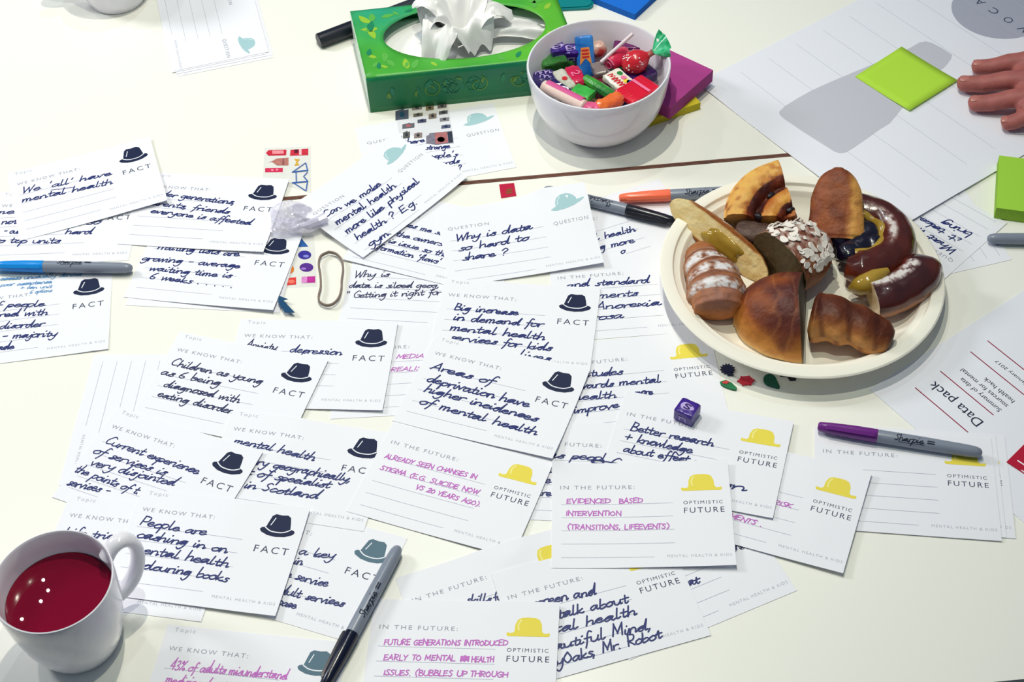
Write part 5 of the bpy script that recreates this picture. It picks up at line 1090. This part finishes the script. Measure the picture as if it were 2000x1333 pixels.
# ------------------------------------------------------------------ tissue box
BH = 46.0
F0 = np.array(at(715, 152.5, BH)); F1 = np.array(at(1025, 119.5, BH)); dw = (F1 - F0) / np.linalg.norm(F1 - F0); dd_ = np.array((-dw[1], dw[0]))
Bk = np.array(at(684, 22.5, BH)); Dp = float((Bk - F0) @ dd_); Wd = float((np.array(at(1115, 40, BH)) - F0) @ dw)
tb = empty('tissue_box', wv(F0[0], F0[1], 0), math.atan2(dw[1], dw[0]), 'green leaf-patterned tissue box behind the camera stickers, left of the bowl', 'tissue box')
m_box = mat('box_print', (70, 160, 60), .35, .4, attr=True, noise=.25, nscale=26)
W_, D_, H_ = Wd, Dp, BH
lo = np.array(at(907, 60, BH)) - F0; ocy = float(lo @ dd_); ocx = float(lo @ dw) + ocy * -float((Bk - F0) @ dw) / Dp; orx, ory = 86.0, min(ocy, D_ - ocy) - 8
def boxcol(x, y, z):
    c = mixc((74, 170, 58), (100, 184, 50), (x / W_ - .3) * 1.2 + nz((x, y, z), .02) * .6); c = mixc(c, (46, 164, 130), max(0, 1 - math.hypot(x - 30, y - D_) / 75) * 1.1); return mixc(c, (44, 148, 66), max(0, nz((x, y, z), .035, 8)) * 1.0)
b = MB(); cols = []; n = 96; rows = []
for k in range(6):
    r = []
    for j in range(n):
        a = 2 * math.pi * j / n; ex, ey = ocx + orx * math.cos(a), ocy + ory * math.sin(a)
        dx, dy = math.cos(a) * orx, math.sin(a) * ory; tx = ((W_ - ocx) / dx if dx > 1e-6 else (-ocx / dx if dx < -1e-6 else 1e9)); ty = ((D_ - ocy) / dy if dy > 1e-6 else (-ocy / dy if dy < -1e-6 else 1e9)); t = min(tx, ty)
        qx, qy = ocx + dx * t, ocy + dy * t; f = k / 5; x, y = ex + (qx - ex) * f, ey + (qy - ey) * f; r.append((x / 1000, y / 1000, H_ / 1000)); cols.append(boxcol(x, y, H_))
    rows.append(r)
for cx, cy in ((0, 0), (W_, 0), (W_, D_), (0, D_)):            # square the corners
    j = min(range(n), key=lambda q: math.hypot(rows[5][q][0] * 1000 - cx, rows[5][q][1] * 1000 - cy)); rows[5][j] = (cx / 1000, cy / 1000, H_ / 1000)
b.rings(rows, True, False, False); lid = b.build('lid', m_box, tb, 30, cols); lid.modifiers.new('thickness', 'SOLIDIFY').thickness = -.0006
def panel(name, p0, p1, m, cf):
    b = MB(); cols = []; N = 24
    for k in range(7):
        for j in range(N + 1): f = j / N; x, y, z = p0[0] + (p1[0] - p0[0]) * f, p0[1] + (p1[1] - p0[1]) * f, H_ * k / 6; b.v.append((x / 1000, y / 1000, z / 1000)); cols.append(cf(x, y, z))
    for k in range(6):
        for j in range(N): a = k * (N + 1) + j; b.f.append((a, a + 1, a + N + 2, a + N + 1)); b.mi.append(0)
    o = b.build(name, m, tb, 30, cols); o.modifiers.new('thickness', 'SOLIDIFY').thickness = -.0006; return o
fc = lambda x, y, z: mixc(mixc((24, 122, 74), (16, 112, 84), x / W_), (40, 132, 70), nz((x, y, z), .03, 4) + .2)  # green darker than the lid, partly shade of the front put into colour
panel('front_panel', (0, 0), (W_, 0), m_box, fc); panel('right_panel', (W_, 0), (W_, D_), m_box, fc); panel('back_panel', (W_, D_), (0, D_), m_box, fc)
panel('left_panel', (0, D_), (0, 0), mat('box_pale_glare', (206, 224, 206), .35, .4, attr=True), lambda x, y, z: (206, 226, 208))  # left side painted pale to carry the glare of light from the left
b = MB(); b.box(.002, (W_ - 2) / 1000, .002, (D_ - 2) / 1000, .0003, .001); b.build('base_panel', mat('box_inside', (200, 198, 190), .8, .2), tb, smooth=0)
m_leaf = mat('leaf_yellow_green', (150, 194, 56), .4, .4); m_leaf2 = mat('leaf_mid_green', (92, 176, 74), .4, .4); m_leaf3 = mat('leaf_olive', (92, 148, 56), .4, .4); m_leaf4 = mat('leaf_teal_green', (30, 132, 92), .4, .4)
def leaf(cx, cy, L, w, a, S, b, curl=0):
    pts = []
    for f in np.linspace(0, 1, 12): pts.append((f * L, w * math.sin(math.pi * f ** .8) + curl * f * f))
    for f in np.linspace(1, 0, 12)[1:-1]: pts.append((f * L, -w * math.sin(math.pi * f ** .8) * .6 + curl * f * f))
    c, s = math.cos(a), math.sin(a); vs = [S(cx + x * c - y * s, cy + x * s + y * c) for x, y in pts]; b.add(vs, [tuple(range(len(vs)))])
rnd = random.Random(21)
ZL = [.12]
ST = lambda u, v: (u / 1000, v / 1000, (H_ + ZL[0]) / 1000)
SF = lambda u, v: (u / 1000, -.00075 - ZL[0] / 1000, v / 1000)
def oktop(x, y, r): return 3 + r < x < W_ - 3 - r and 3 + r < y < D_ - 3 - r and ((x - ocx) / (orx + r + 1)) ** 2 + ((y - ocy) / (ory + r + 1)) ** 2 > 1.0
for m, cnt, nm in ((m_leaf, 12, 'leaf_print'), (m_leaf2, 16, 'leaf_print'), (m_leaf4, 8, 'leaf_print')):
    b = MB(); k = 0; tries = 0
    while k < cnt and tries < 600:
        tries += 1; x, y = rnd.uniform(5, W_ - 5), rnd.uniform(4, D_ - 4); L = rnd.uniform(9, 19); a = rnd.uniform(0, 6.28)
        if oktop(x + L / 2 * math.cos(a), y + L / 2 * math.sin(a), L * .5): leaf(x, y, L, L * .26, a, ST, b, rnd.uniform(-3, 3)); k += 1
    b.build(nm, m, lid, smooth=0); ZL[0] += .1
fp = [o for o in tb.children if o.name.startswith('front_panel')][0]
for m, cnt in ((m_leaf3, 7), (m_leaf4, 14)):
    b = MB()
    for k in range(cnt): x = rnd.uniform(14, W_ - 14); z = rnd.uniform(12, H_ - 10); leaf(x, z, rnd.uniform(8, 14), rnd.uniform(2, 4), rnd.uniform(.6, 2.4) * (1 if z < H_ / 2 else -1), SF, b, rnd.uniform(-4, 4)) if z + 13 < H_ or z > H_ / 2 and z - 13 > 0 else None
    for k in range(4): 
        x = rnd.uniform(20, W_ - 20); ribbon(b, [(x + (3 + q * .5) * math.cos(q * .5), H_ / 2 + (3 + q * .5) * math.sin(q * .5)) for q in range(16)], 1.4, SF)
    b.build('leaf_print', m, fp, smooth=0); ZL[0] += .1
KSH = -float((Bk - F0) @ dw) / Dp
def skew(o):
    for v in o.data.vertices: v.co.x -= KSH * v.co.y
for o in tb.children_recursive: skew(o)
# tissues inside
def ploc(x, y, z): p = F0 + dw * x + dd_ * y; return wv(p[0], p[1], z)
m_tis = mat('tissue_paper', (246, 245, 244), .9, .1, sss=0, bump=.1, bscale=150)
b = MB()
def stk(u, v): x, y = 4 + (W_ - 8) * u, 4 + (D_ - 8) * v; return (x / 1000, y / 1000, (29 + 3 * math.sin(u * 3.1) + 1.6 * mnoise.noise((x * .03, y * .05, 0))) / 1000)
b.sheet(40, 20, stk); nb = len(b.v); o = b.build('tissue_stack', m_tis); sm_ = o.modifiers.new('thickness', 'SOLIDIFY'); sm_.thickness = .024; sm_.offset = -1
o.location = ploc(0, 0, 0); o.rotation_euler = (0, 0, math.atan2(dw[1], dw[0])); skew(o); tag(o, 'flat stack of white tissues inside the green box', 'tissues')
tc_ = np.array(at(905, 62, 48)) - F0; tc_ = tc_; tcx, tcy = float(tc_ @ dw), float(tc_ @ dd_)
b = MB()
def petal(ang, L, W, h, flop, seed, k=2.5, x0=0, y0=0, sh=0):
    c, s = math.cos(ang), math.sin(ang)
    def f(u, v):
        e = (u - .5) * 2; t = v; w = W * (.30 + .70 * math.sin(math.pi * min(1, .12 + t * .62))) * (1 - .25 * t * t)
        out = L * (t ** 1.25) * (1 + .10 * math.sin(4 * e + seed)); up = h * math.sin(math.pi * min(1.0, t * flop)) + 4
        q = Vector((e * 1.5, t * 2.0, seed)); n1 = mnoise.noise(q) * 7; n2 = abs(mnoise.noise(q * 2.3)) * 7
        fold = 6.5 * math.sin(k * math.pi * e + seed + 1.2 * t) * (1 - .35 * t)
        x = out - fold * .5 * t; y = e * w + n1 * .8 + sh * t * L; z = up + fold * (.35 + .5 * t) + n2 * t - 2
        return ((x0 + x * c - y * s) / 1000, (y0 + x * s + y * c) / 1000, max(z, 2 + n2 * .25) / 1000)
    return f
for a in ((math.radians(150), 44, 26, 52, .74, 1.1, 2.0, -6, 4), (math.radians(95), 36, 34, 46, .66, 3.7, 2.6, -14, 2), (math.radians(235), 40, 22, 36, .98, 5.2, 1.6, -18, 0, .2), (math.radians(300), 26, 30, 34, .95, 6.6, 2.2, 4, 0),
          (math.radians(20), 52, 26, 34, .86, 8.3, 2.3, 2, 4), (math.radians(355), 78, 17, 12, .9, 2.9, 2.0, 10, 6), (math.radians(60), 40, 24, 40, .8, 9.4, 2.2, 0, 6), (math.radians(185), 34, 20, 44, .9, 4.4, 1.8, -8, 2)):
    b.sheet(26, 22, petal(*a))
o = b.build('tissue', m_tis, smooth=60); o.location = ploc(tcx, tcy, 31.5); o.rotation_euler = (0, 0, math.atan2(dw[1], dw[0])); tag(o, 'crumpled white tissue pulled up out of the green box', 'tissue')
# ------------------------------------------------------------------ cups
def cup(label, cx, cy, ang, tea=None):
    z0 = hmax([(cx + 30 * math.cos(a), cy + 30 * math.sin(a)) for a in np.linspace(0, 6.28, 24)] + [(cx, cy)]) + .1
    root = empty('cup', wv(cx, cy, z0), ang, label, 'cup')
    IN = [(43.9, 84.2), (43.2, 70), (42, 60), (39.5, 42), (35, 24), (28, 12), (15, 8), (0, 7)]
    b = MB(); b.lathe([(r / 1000, z / 1000) for r, z in [(0, 2), (27, 2), (28, 0), (30.5, 0), (32, 2), (36, 12), (40.5, 28), (43.6, 48), (45.3, 68), (46, 83), (45.7, 85.2), (44.8, 85.6)] + IN], 96)
    hp = [(43.0, 0, 73), (50, 0, 80.5), (58, 0, 82), (64.5, 0, 76), (67, 0, 63), (65, 0, 49), (59, 0, 36), (50.5, 0, 27.5), (40.5, 0, 23.5)]
    P = crom([(p[0], p[2]) for p in hp], 5); b.tube([(x / 1000, 0, z / 1000) for x, z in P], [.0052] * len(P), 16, flat=1.35, up=(0, 1, 0))
    b.build('body', m_china, root, 45)
    if tea:
        b = MB(); r = 41.6; b.lathe([(0, .0598), (.030, .0598), (.0405, .0598), (.0412, .0601), (r / 1000, .0607)], 96); b.build('tea', mat('red_tea', tea, .004, .35), root)
    return root
cup('white cup of red fruit tea at the lower left corner', -354.5, 655.0, math.radians(37), (116, 6, 38))
cup('white cup cut off by the top edge, left of the corner card stack', -428, 1505.0, math.radians(188))
# ------------------------------------------------------------------ small things on the table
for nm, c, pts, label in (
    ('insect_sticker', (24, 28, 66), [(math.cos(a) * (5.2 if k % 2 else 3.6), math.sin(a) * (5.2 if k % 2 else 3.6)) for k, a in enumerate(np.linspace(0, 6.283, 26, endpoint=False))], 'spiky navy sticker left of the other insect stickers below the plate'),
    ('insect_sticker', (196, 36, 58), [(5.4 * math.cos(a) * (1.15 if k % 4 == 0 else .9), 4.2 * math.sin(a) * (1.15 if k % 4 == 0 else .9)) for k, a in enumerate(np.linspace(0, 6.283, 24, endpoint=False))], 'red ladybird sticker below the plate, right of the spiky navy one'),
    ('insect_sticker', (16, 92, 72), [(4.4 * math.cos(a) + (2.6 * max(0, math.cos(a + .9)) ** 6), 5.4 * math.sin(a) - 3.2 * max(0, math.cos(a + .9)) ** 6) for a in np.linspace(0, 6.283, 26, endpoint=False)], 'dark green sticker below the plate, right of the ladybird one'),
    ('insect_sticker', (30, 32, 40), [(-8, 1.4), (-3, .8), (-2, -2.8), (2, -3), (3.4, .6), (8, 1.4), (4, 2.4), (-4, 2.4)], 'black sticker tucked just under the plate rim, rightmost of the insect stickers'),
    ('insect_sticker', (24, 116, 70), [(-5.2, 3), (-1, 4.4), (2.6, 1.6), (5.6, -3.4), (4.6, -5), (1.6, -4), (-2, -2), (-4.8, .4)], 'green and red sticker below the spiky navy one')):
    px = dict(zip(((24, 28, 66), (196, 36, 58), (16, 92, 72), (30, 32, 40), (24, 116, 70)), ((1421, 722), (1457, 744), (1504, 743), (1547, 737), (1422, 753))))[c]
    P = at(*px, 1); z = hmax([P, (P[0] + 5, P[1]), (P[0] - 5, P[1])]) + .1
    b = MB(); b.prism([(x * 1.3 / 1000, y * 1.3 / 1000) for x, y in pts], 0, .0014); o = b.build(nm, mat('foam_%d_%d_%d' % c, c, .45, .4, noise=.4, nscale=300), smooth=0); o.location = wv(P[0], P[1], z); tag(o, label, 'sticker')
    if c[1] == 116: b = MB(); b.prism([(-.0052, .003), (-.001, .0045), (.0018, .0024), (-.001, .0008), (-.0042, .0012)], .0014, .0019); b.build('red_patch', mat('foam_red', (196, 60, 60), .45, .4), o, smooth=0)
    if c[0] == 24 and c[1] == 28: b = MB(); b.prism([(.002, -.0042), (.0046, -.0072), (-.001, -.0075), (-.0005, -.004)], 0, .0013); b.build('stalk', mat('foam_24_28_66', c), o, smooth=0)
# arrow and square stickers
P = at(*zf(225, 1230), 0); b = MB(); q = [at(*zf(*p)) for p in ((170, 1165), (165, 1215), (215, 1288), (287, 1288), (205, 1200), (238, 1190))]
b.prism([((x - P[0]) / 1000, (y - P[1]) / 1000) for x, y in q], 0, .0003); o = b.build('arrow_sticker', mat('sticker_dark_teal', (16, 72, 112), .4, .4), smooth=0); o.location = wv(P[0], P[1], max(hmax([p]) for p in q) + .05); tag(o, 'dark teal arrow sticker at the lower right corner of the Waiting lists card', 'sticker')
q = [at(*z2(*p)) for p in ((452, 168), (556, 152), (540, 64), (438, 74))]; P = (sum(p[0] for p in q) / 4, sum(p[1] for p in q) / 4); b = MB(); b.prism([((x - P[0]) / 1000, (y - P[1]) / 1000) for x, y in q], 0, .0004)
o = b.build('square_sticker', mat('sticker_crimson', (190, 22, 62), .4, .4), smooth=0); o.location = wv(P[0], P[1], .15); tag(o, 'small crimson square sticker with olive marks above the Why is data card', 'sticker')
b = MB(); Sq = lambda u, v: ((u) / 1000, (v) / 1000, .00055)
for k in range(3): ribbon(b, [(-1.5 + k * .6, -4.5 + 2.6 * k), (4.2, -3.8 + 2.6 * k)], 1.3, Sq)
b.build('olive_print', mat('sticker_olive', (110, 104, 40), .5, .3), o, smooth=0)
# elastic band
lp = [(530, 838), (582, 852), (622, 896), (632, 960), (622, 1040), (620, 1100), (602, 1168), (560, 1213), (510, 1224), (466, 1200), (455, 1160), (470, 1090), (468, 1000), (456, 920), (474, 866)]
q = [at(*zf(*p), 1.5) for p in lp]; P = (sum(p[0] for p in q) / len(q), sum(p[1] for p in q) / len(q)); q = crom(q + [q[0]], 5)[:-1]
zb_ = max(hmax([p]) for p in q) + .1
b = MB(); nq = len(q); rs = []
for k in range(nq):
    a, c = q[k - 1], q[(k + 1) % nq]; d = Vector((c[0] - a[0], c[1] - a[1], 0)).normalized(); nn = Vector((-d.y, d.x, 0)); p = Vector((q[k][0] - P[0], q[k][1] - P[1], 0))
    rs.append([(p + nn * x + Vector((0, 0, z))) / 1000 for x, z in ((-.8, .0), (.8, .0), (1.0, 1.2), (.7, 2.6), (-.7, 2.6), (-1.0, 1.2))])
b.rings(rs + [rs[0]], True, False, False); o = b.build('elastic_band', mat('band_taupe', (136, 120, 110), .7, .3), smooth=50); o.location = wv(P[0], P[1], zb_); tag(o, 'taupe elastic band loop left of the Why is data siloed card', 'elastic band')
# crumpled cellophane
m_cel = mat('cellophane', (226, 222, 242), .12, .6, alpha=.62, coat=.6); b = MB(); Pw = at(578, 430, 4); zb_ = hmax([at(575, 425)]) + .1
def cel(cx, cy, rx, ry, h, seed):
    def f(u, v):
        a = 2 * math.pi * u; r = v; q = Vector((math.cos(a) * r * 1.6, math.sin(a) * r * 1.6, seed)); k = mnoise.noise(q * 1.5) + .6 * mnoise.noise(q * 3.4)
        return ((cx + rx * r * (1 + .35 * mnoise.noise(Vector((a, seed, 0)))) * math.cos(a)) / 1000, (cy + ry * r * math.sin(a)) / 1000, (max(.2, h * (1 - r ** 2) + k * 5 * (1 - r * .5) + 1)) / 1000)
    return f
b.sheet(26, 7, cel(-6, 6, 19, 17, 9, 1.2)); b.sheet(26, 7, cel(-10, -12, 15, 12, 6, 4.2)); b.sheet(24, 6, cel(10, -14, 17, 9, 8, 7.1))
b.tube([(.004, -.018, .004), (.014, -.017, .0055), (.024, -.013, .0065), (.031, -.009, .0065)], [.002, .0038, .0045, .0055], 9)
o = b.build('cellophane_wrapper', m_cel, smooth=0); o.location = wv(Pw[0], Pw[1], zb_); tag(o, 'crumpled clear cellophane wrapper under the corner of the Can we make card', 'wrapper')
# red leaflet at the right edge
P = np.array(at(1965, 905)); U = np.array(at(2000, 870)) - P; V = np.array(at(2000, 936)) - P; U /= np.linalg.norm(U); V = np.array((U[1], -U[0])); zl = hmax([P + U * k * 6 + V * j * 6 for k in range(12) for j in range(12)]) + .1
b = MB(); q = [P, P + V * 100, P + V * 100 + U * 150, P + U * 150]; b.prism([((x - P[0]) / 1000, (y - P[1]) / 1000) for x, y in q], 0, .0005); o = b.build('leaflet', mat('leaflet_red', (184, 16, 52), .4, .4), smooth=0); o.location = wv(P[0], P[1], zl); tag(o, 'dark red leaflet with white stripes poking in at the right edge', 'leaflet')
b = MB(); SL = lambda u, v: (((U[0] * u + V[0] * v)) / 1000, ((U[1] * u + V[1] * v)) / 1000, .0006)
ribbon(b, [(7.5, 6), (7.5, 90)], 1.3, SL); ribbon(b, [(-0 + 1.2, 14), (1.2, 90)], 1.1, SL); ribbon(b, [(14, 14), (14, 90)], .9, SL); b.build('white_stripes', m_pw, o, smooth=0)
# ------------------------------------------------------------------ the hand at the right edge
m_skin = mat('skin', (172, 100, 94), .5, .35, noise=.25, nscale=90, bump=.12, bscale=500, sss=.12)
m_nail = mat('nail', (190, 118, 110), .3, .5)
zs_ = hmax([at(1900 + k * 8, 165) for k in range(12)]) + .8
tips = [((1903, 131), 8.6), ((1876, 163), 9.2), ((1897, 202), 9.0), ((1959, 241), 8.0)]
KN = [(at(2004, 114, 26), 11.5), (at(2012, 148, 28), 12), (at(2016, 183, 27), 11.5), (at(2026, 221, 23), 10.5)]
T_ = [np.array(at(*p, zs_ + r)) for p, r in tips]; O_ = Vector((T_[1][0], T_[1][1], zs_))
hand = empty('person', wv(O_.x, O_.y, zs_), 0, "person's left hand resting flat on the poster sheet, fingers pointing left", 'person')
b = MB(); nails = []
def L3(x, y, z): return Vector((x - O_.x, y - O_.y, z)) / 1000
wr_ = np.array(KN[1][0]) + np.array((88, 4)); el_ = wr_ + np.array((235, -40))
for (p, r), tp, (kn, kr) in zip(tips, T_, KN):
    kn = np.array(kn); d = kn - tp
    pts = []; rad = []
    for f, z, k in ((-.055, r * .9, .35), (-.03, r * .95, .72), (.02, r, .95), (.12, r + .3, 1.0), (.28, r + 1.5, 1.04), (.34, r + 2.0, 1.08), (.42, r + 3.5, 1.04), (.58, r + 7, 1.10), (.66, r + 8.5, 1.16), (.8, r + 10.5, 1.14), (1, 20, 1.3)):
        q = tp + d * f; pts.append(L3(q[0], q[1], z)); rad.append(r * k / 1000)
    b.tube(pts, rad, 16, flat=.92)
    b.tube([L3(*kn, 20), L3(*(kn * .5 + wr_ * .5 + np.array((0, (kn[1] - wr_[1]) * .12))), 24), L3(wr_[0], wr_[1] + (kn[1] - wr_[1]) * .42, 26)], [.0135, .0150, .0150], 16)
    nails.append((tp + d * .03, d / np.linalg.norm(d), r))
th0, th1, th2, th3 = (np.array(KN[0][0]) + np.array(v) for v in ((62, 14), (50, 28), (42, 44), (40, 58)))
b.tube([L3(*th0, 20), L3(*th1, 18), L3(*th2, 13), L3(*th3, 9.5), L3(*(th3 + np.array((-3, 8))), 9)], [.016, .0145, .0115, .0095, .006], 16)
b.tube([L3(*np.array(KN[0][0]) + 0, 20), L3(*((np.array(KN[0][0]) + th1) / 2), 18), L3(*th1, 17)], [.011, .010, .012], 16)
b.tube([L3(*wr_, 28), L3(*(wr_ * .75 + el_ * .25), 34), L3(*(wr_ * .4 + el_ * .6), 46), L3(*el_, 62)], [.025, .029, .036, .039], 20)
wb = [np.array(at(1995 + 3 * k, 118 + 33 * k, 18)) for k in range(4)]; b.tube([L3(*q, 16) for q in wb], .0095, 14)
hb = b.build('hand', m_skin, hand)
rm = hb.modifiers.new('one_skin', 'REMESH'); rm.mode = 'VOXEL'; rm.voxel_size = .0016; rm.use_smooth_shade = True
sm = hb.modifiers.new('soften', 'SMOOTH'); sm.factor = .5; sm.iterations = 6
for q, d, r in nails:
    b = MB(); n2 = np.array((-d[1], d[0]))
    def nf2(u, v):
        x, y = (u - .5) * 2, (v - .5) * 2; p = q + d * (5.2 * x + 1.5) + n2 * (4.6 * y * math.sqrt(max(.05, 1 - .45 * x ** 4)))
        return tuple(L3(p[0], p[1], r + 1.0 + r * .92 * math.sqrt(max(0, 1 - (4.6 * y / r) ** 2)) - .9 - .9 * max(0, -x)))
    b.sheet(8, 8, nf2); b.build('fingernail', m_nail, hand)
b = MB(); sl = [wr_ * .55 + el_ * .45, wr_ * .3 + el_ * .7, el_ + (el_ - wr_) * .05]
b.tube([L3(*sl[0], 43), L3(*(sl[0] + (sl[1] - sl[0]) * .05), 43.5), L3(*sl[1], 54), L3(*sl[2], 64)], [.0385, .0405, .0435, .046], 24, caps=False)
o = b.build('sleeve', mat('navy_knit', (44, 50, 72), .9, .2, bump=.4, bscale=700), hand); o.modifiers.new('thickness', 'SOLIDIFY').thickness = .002
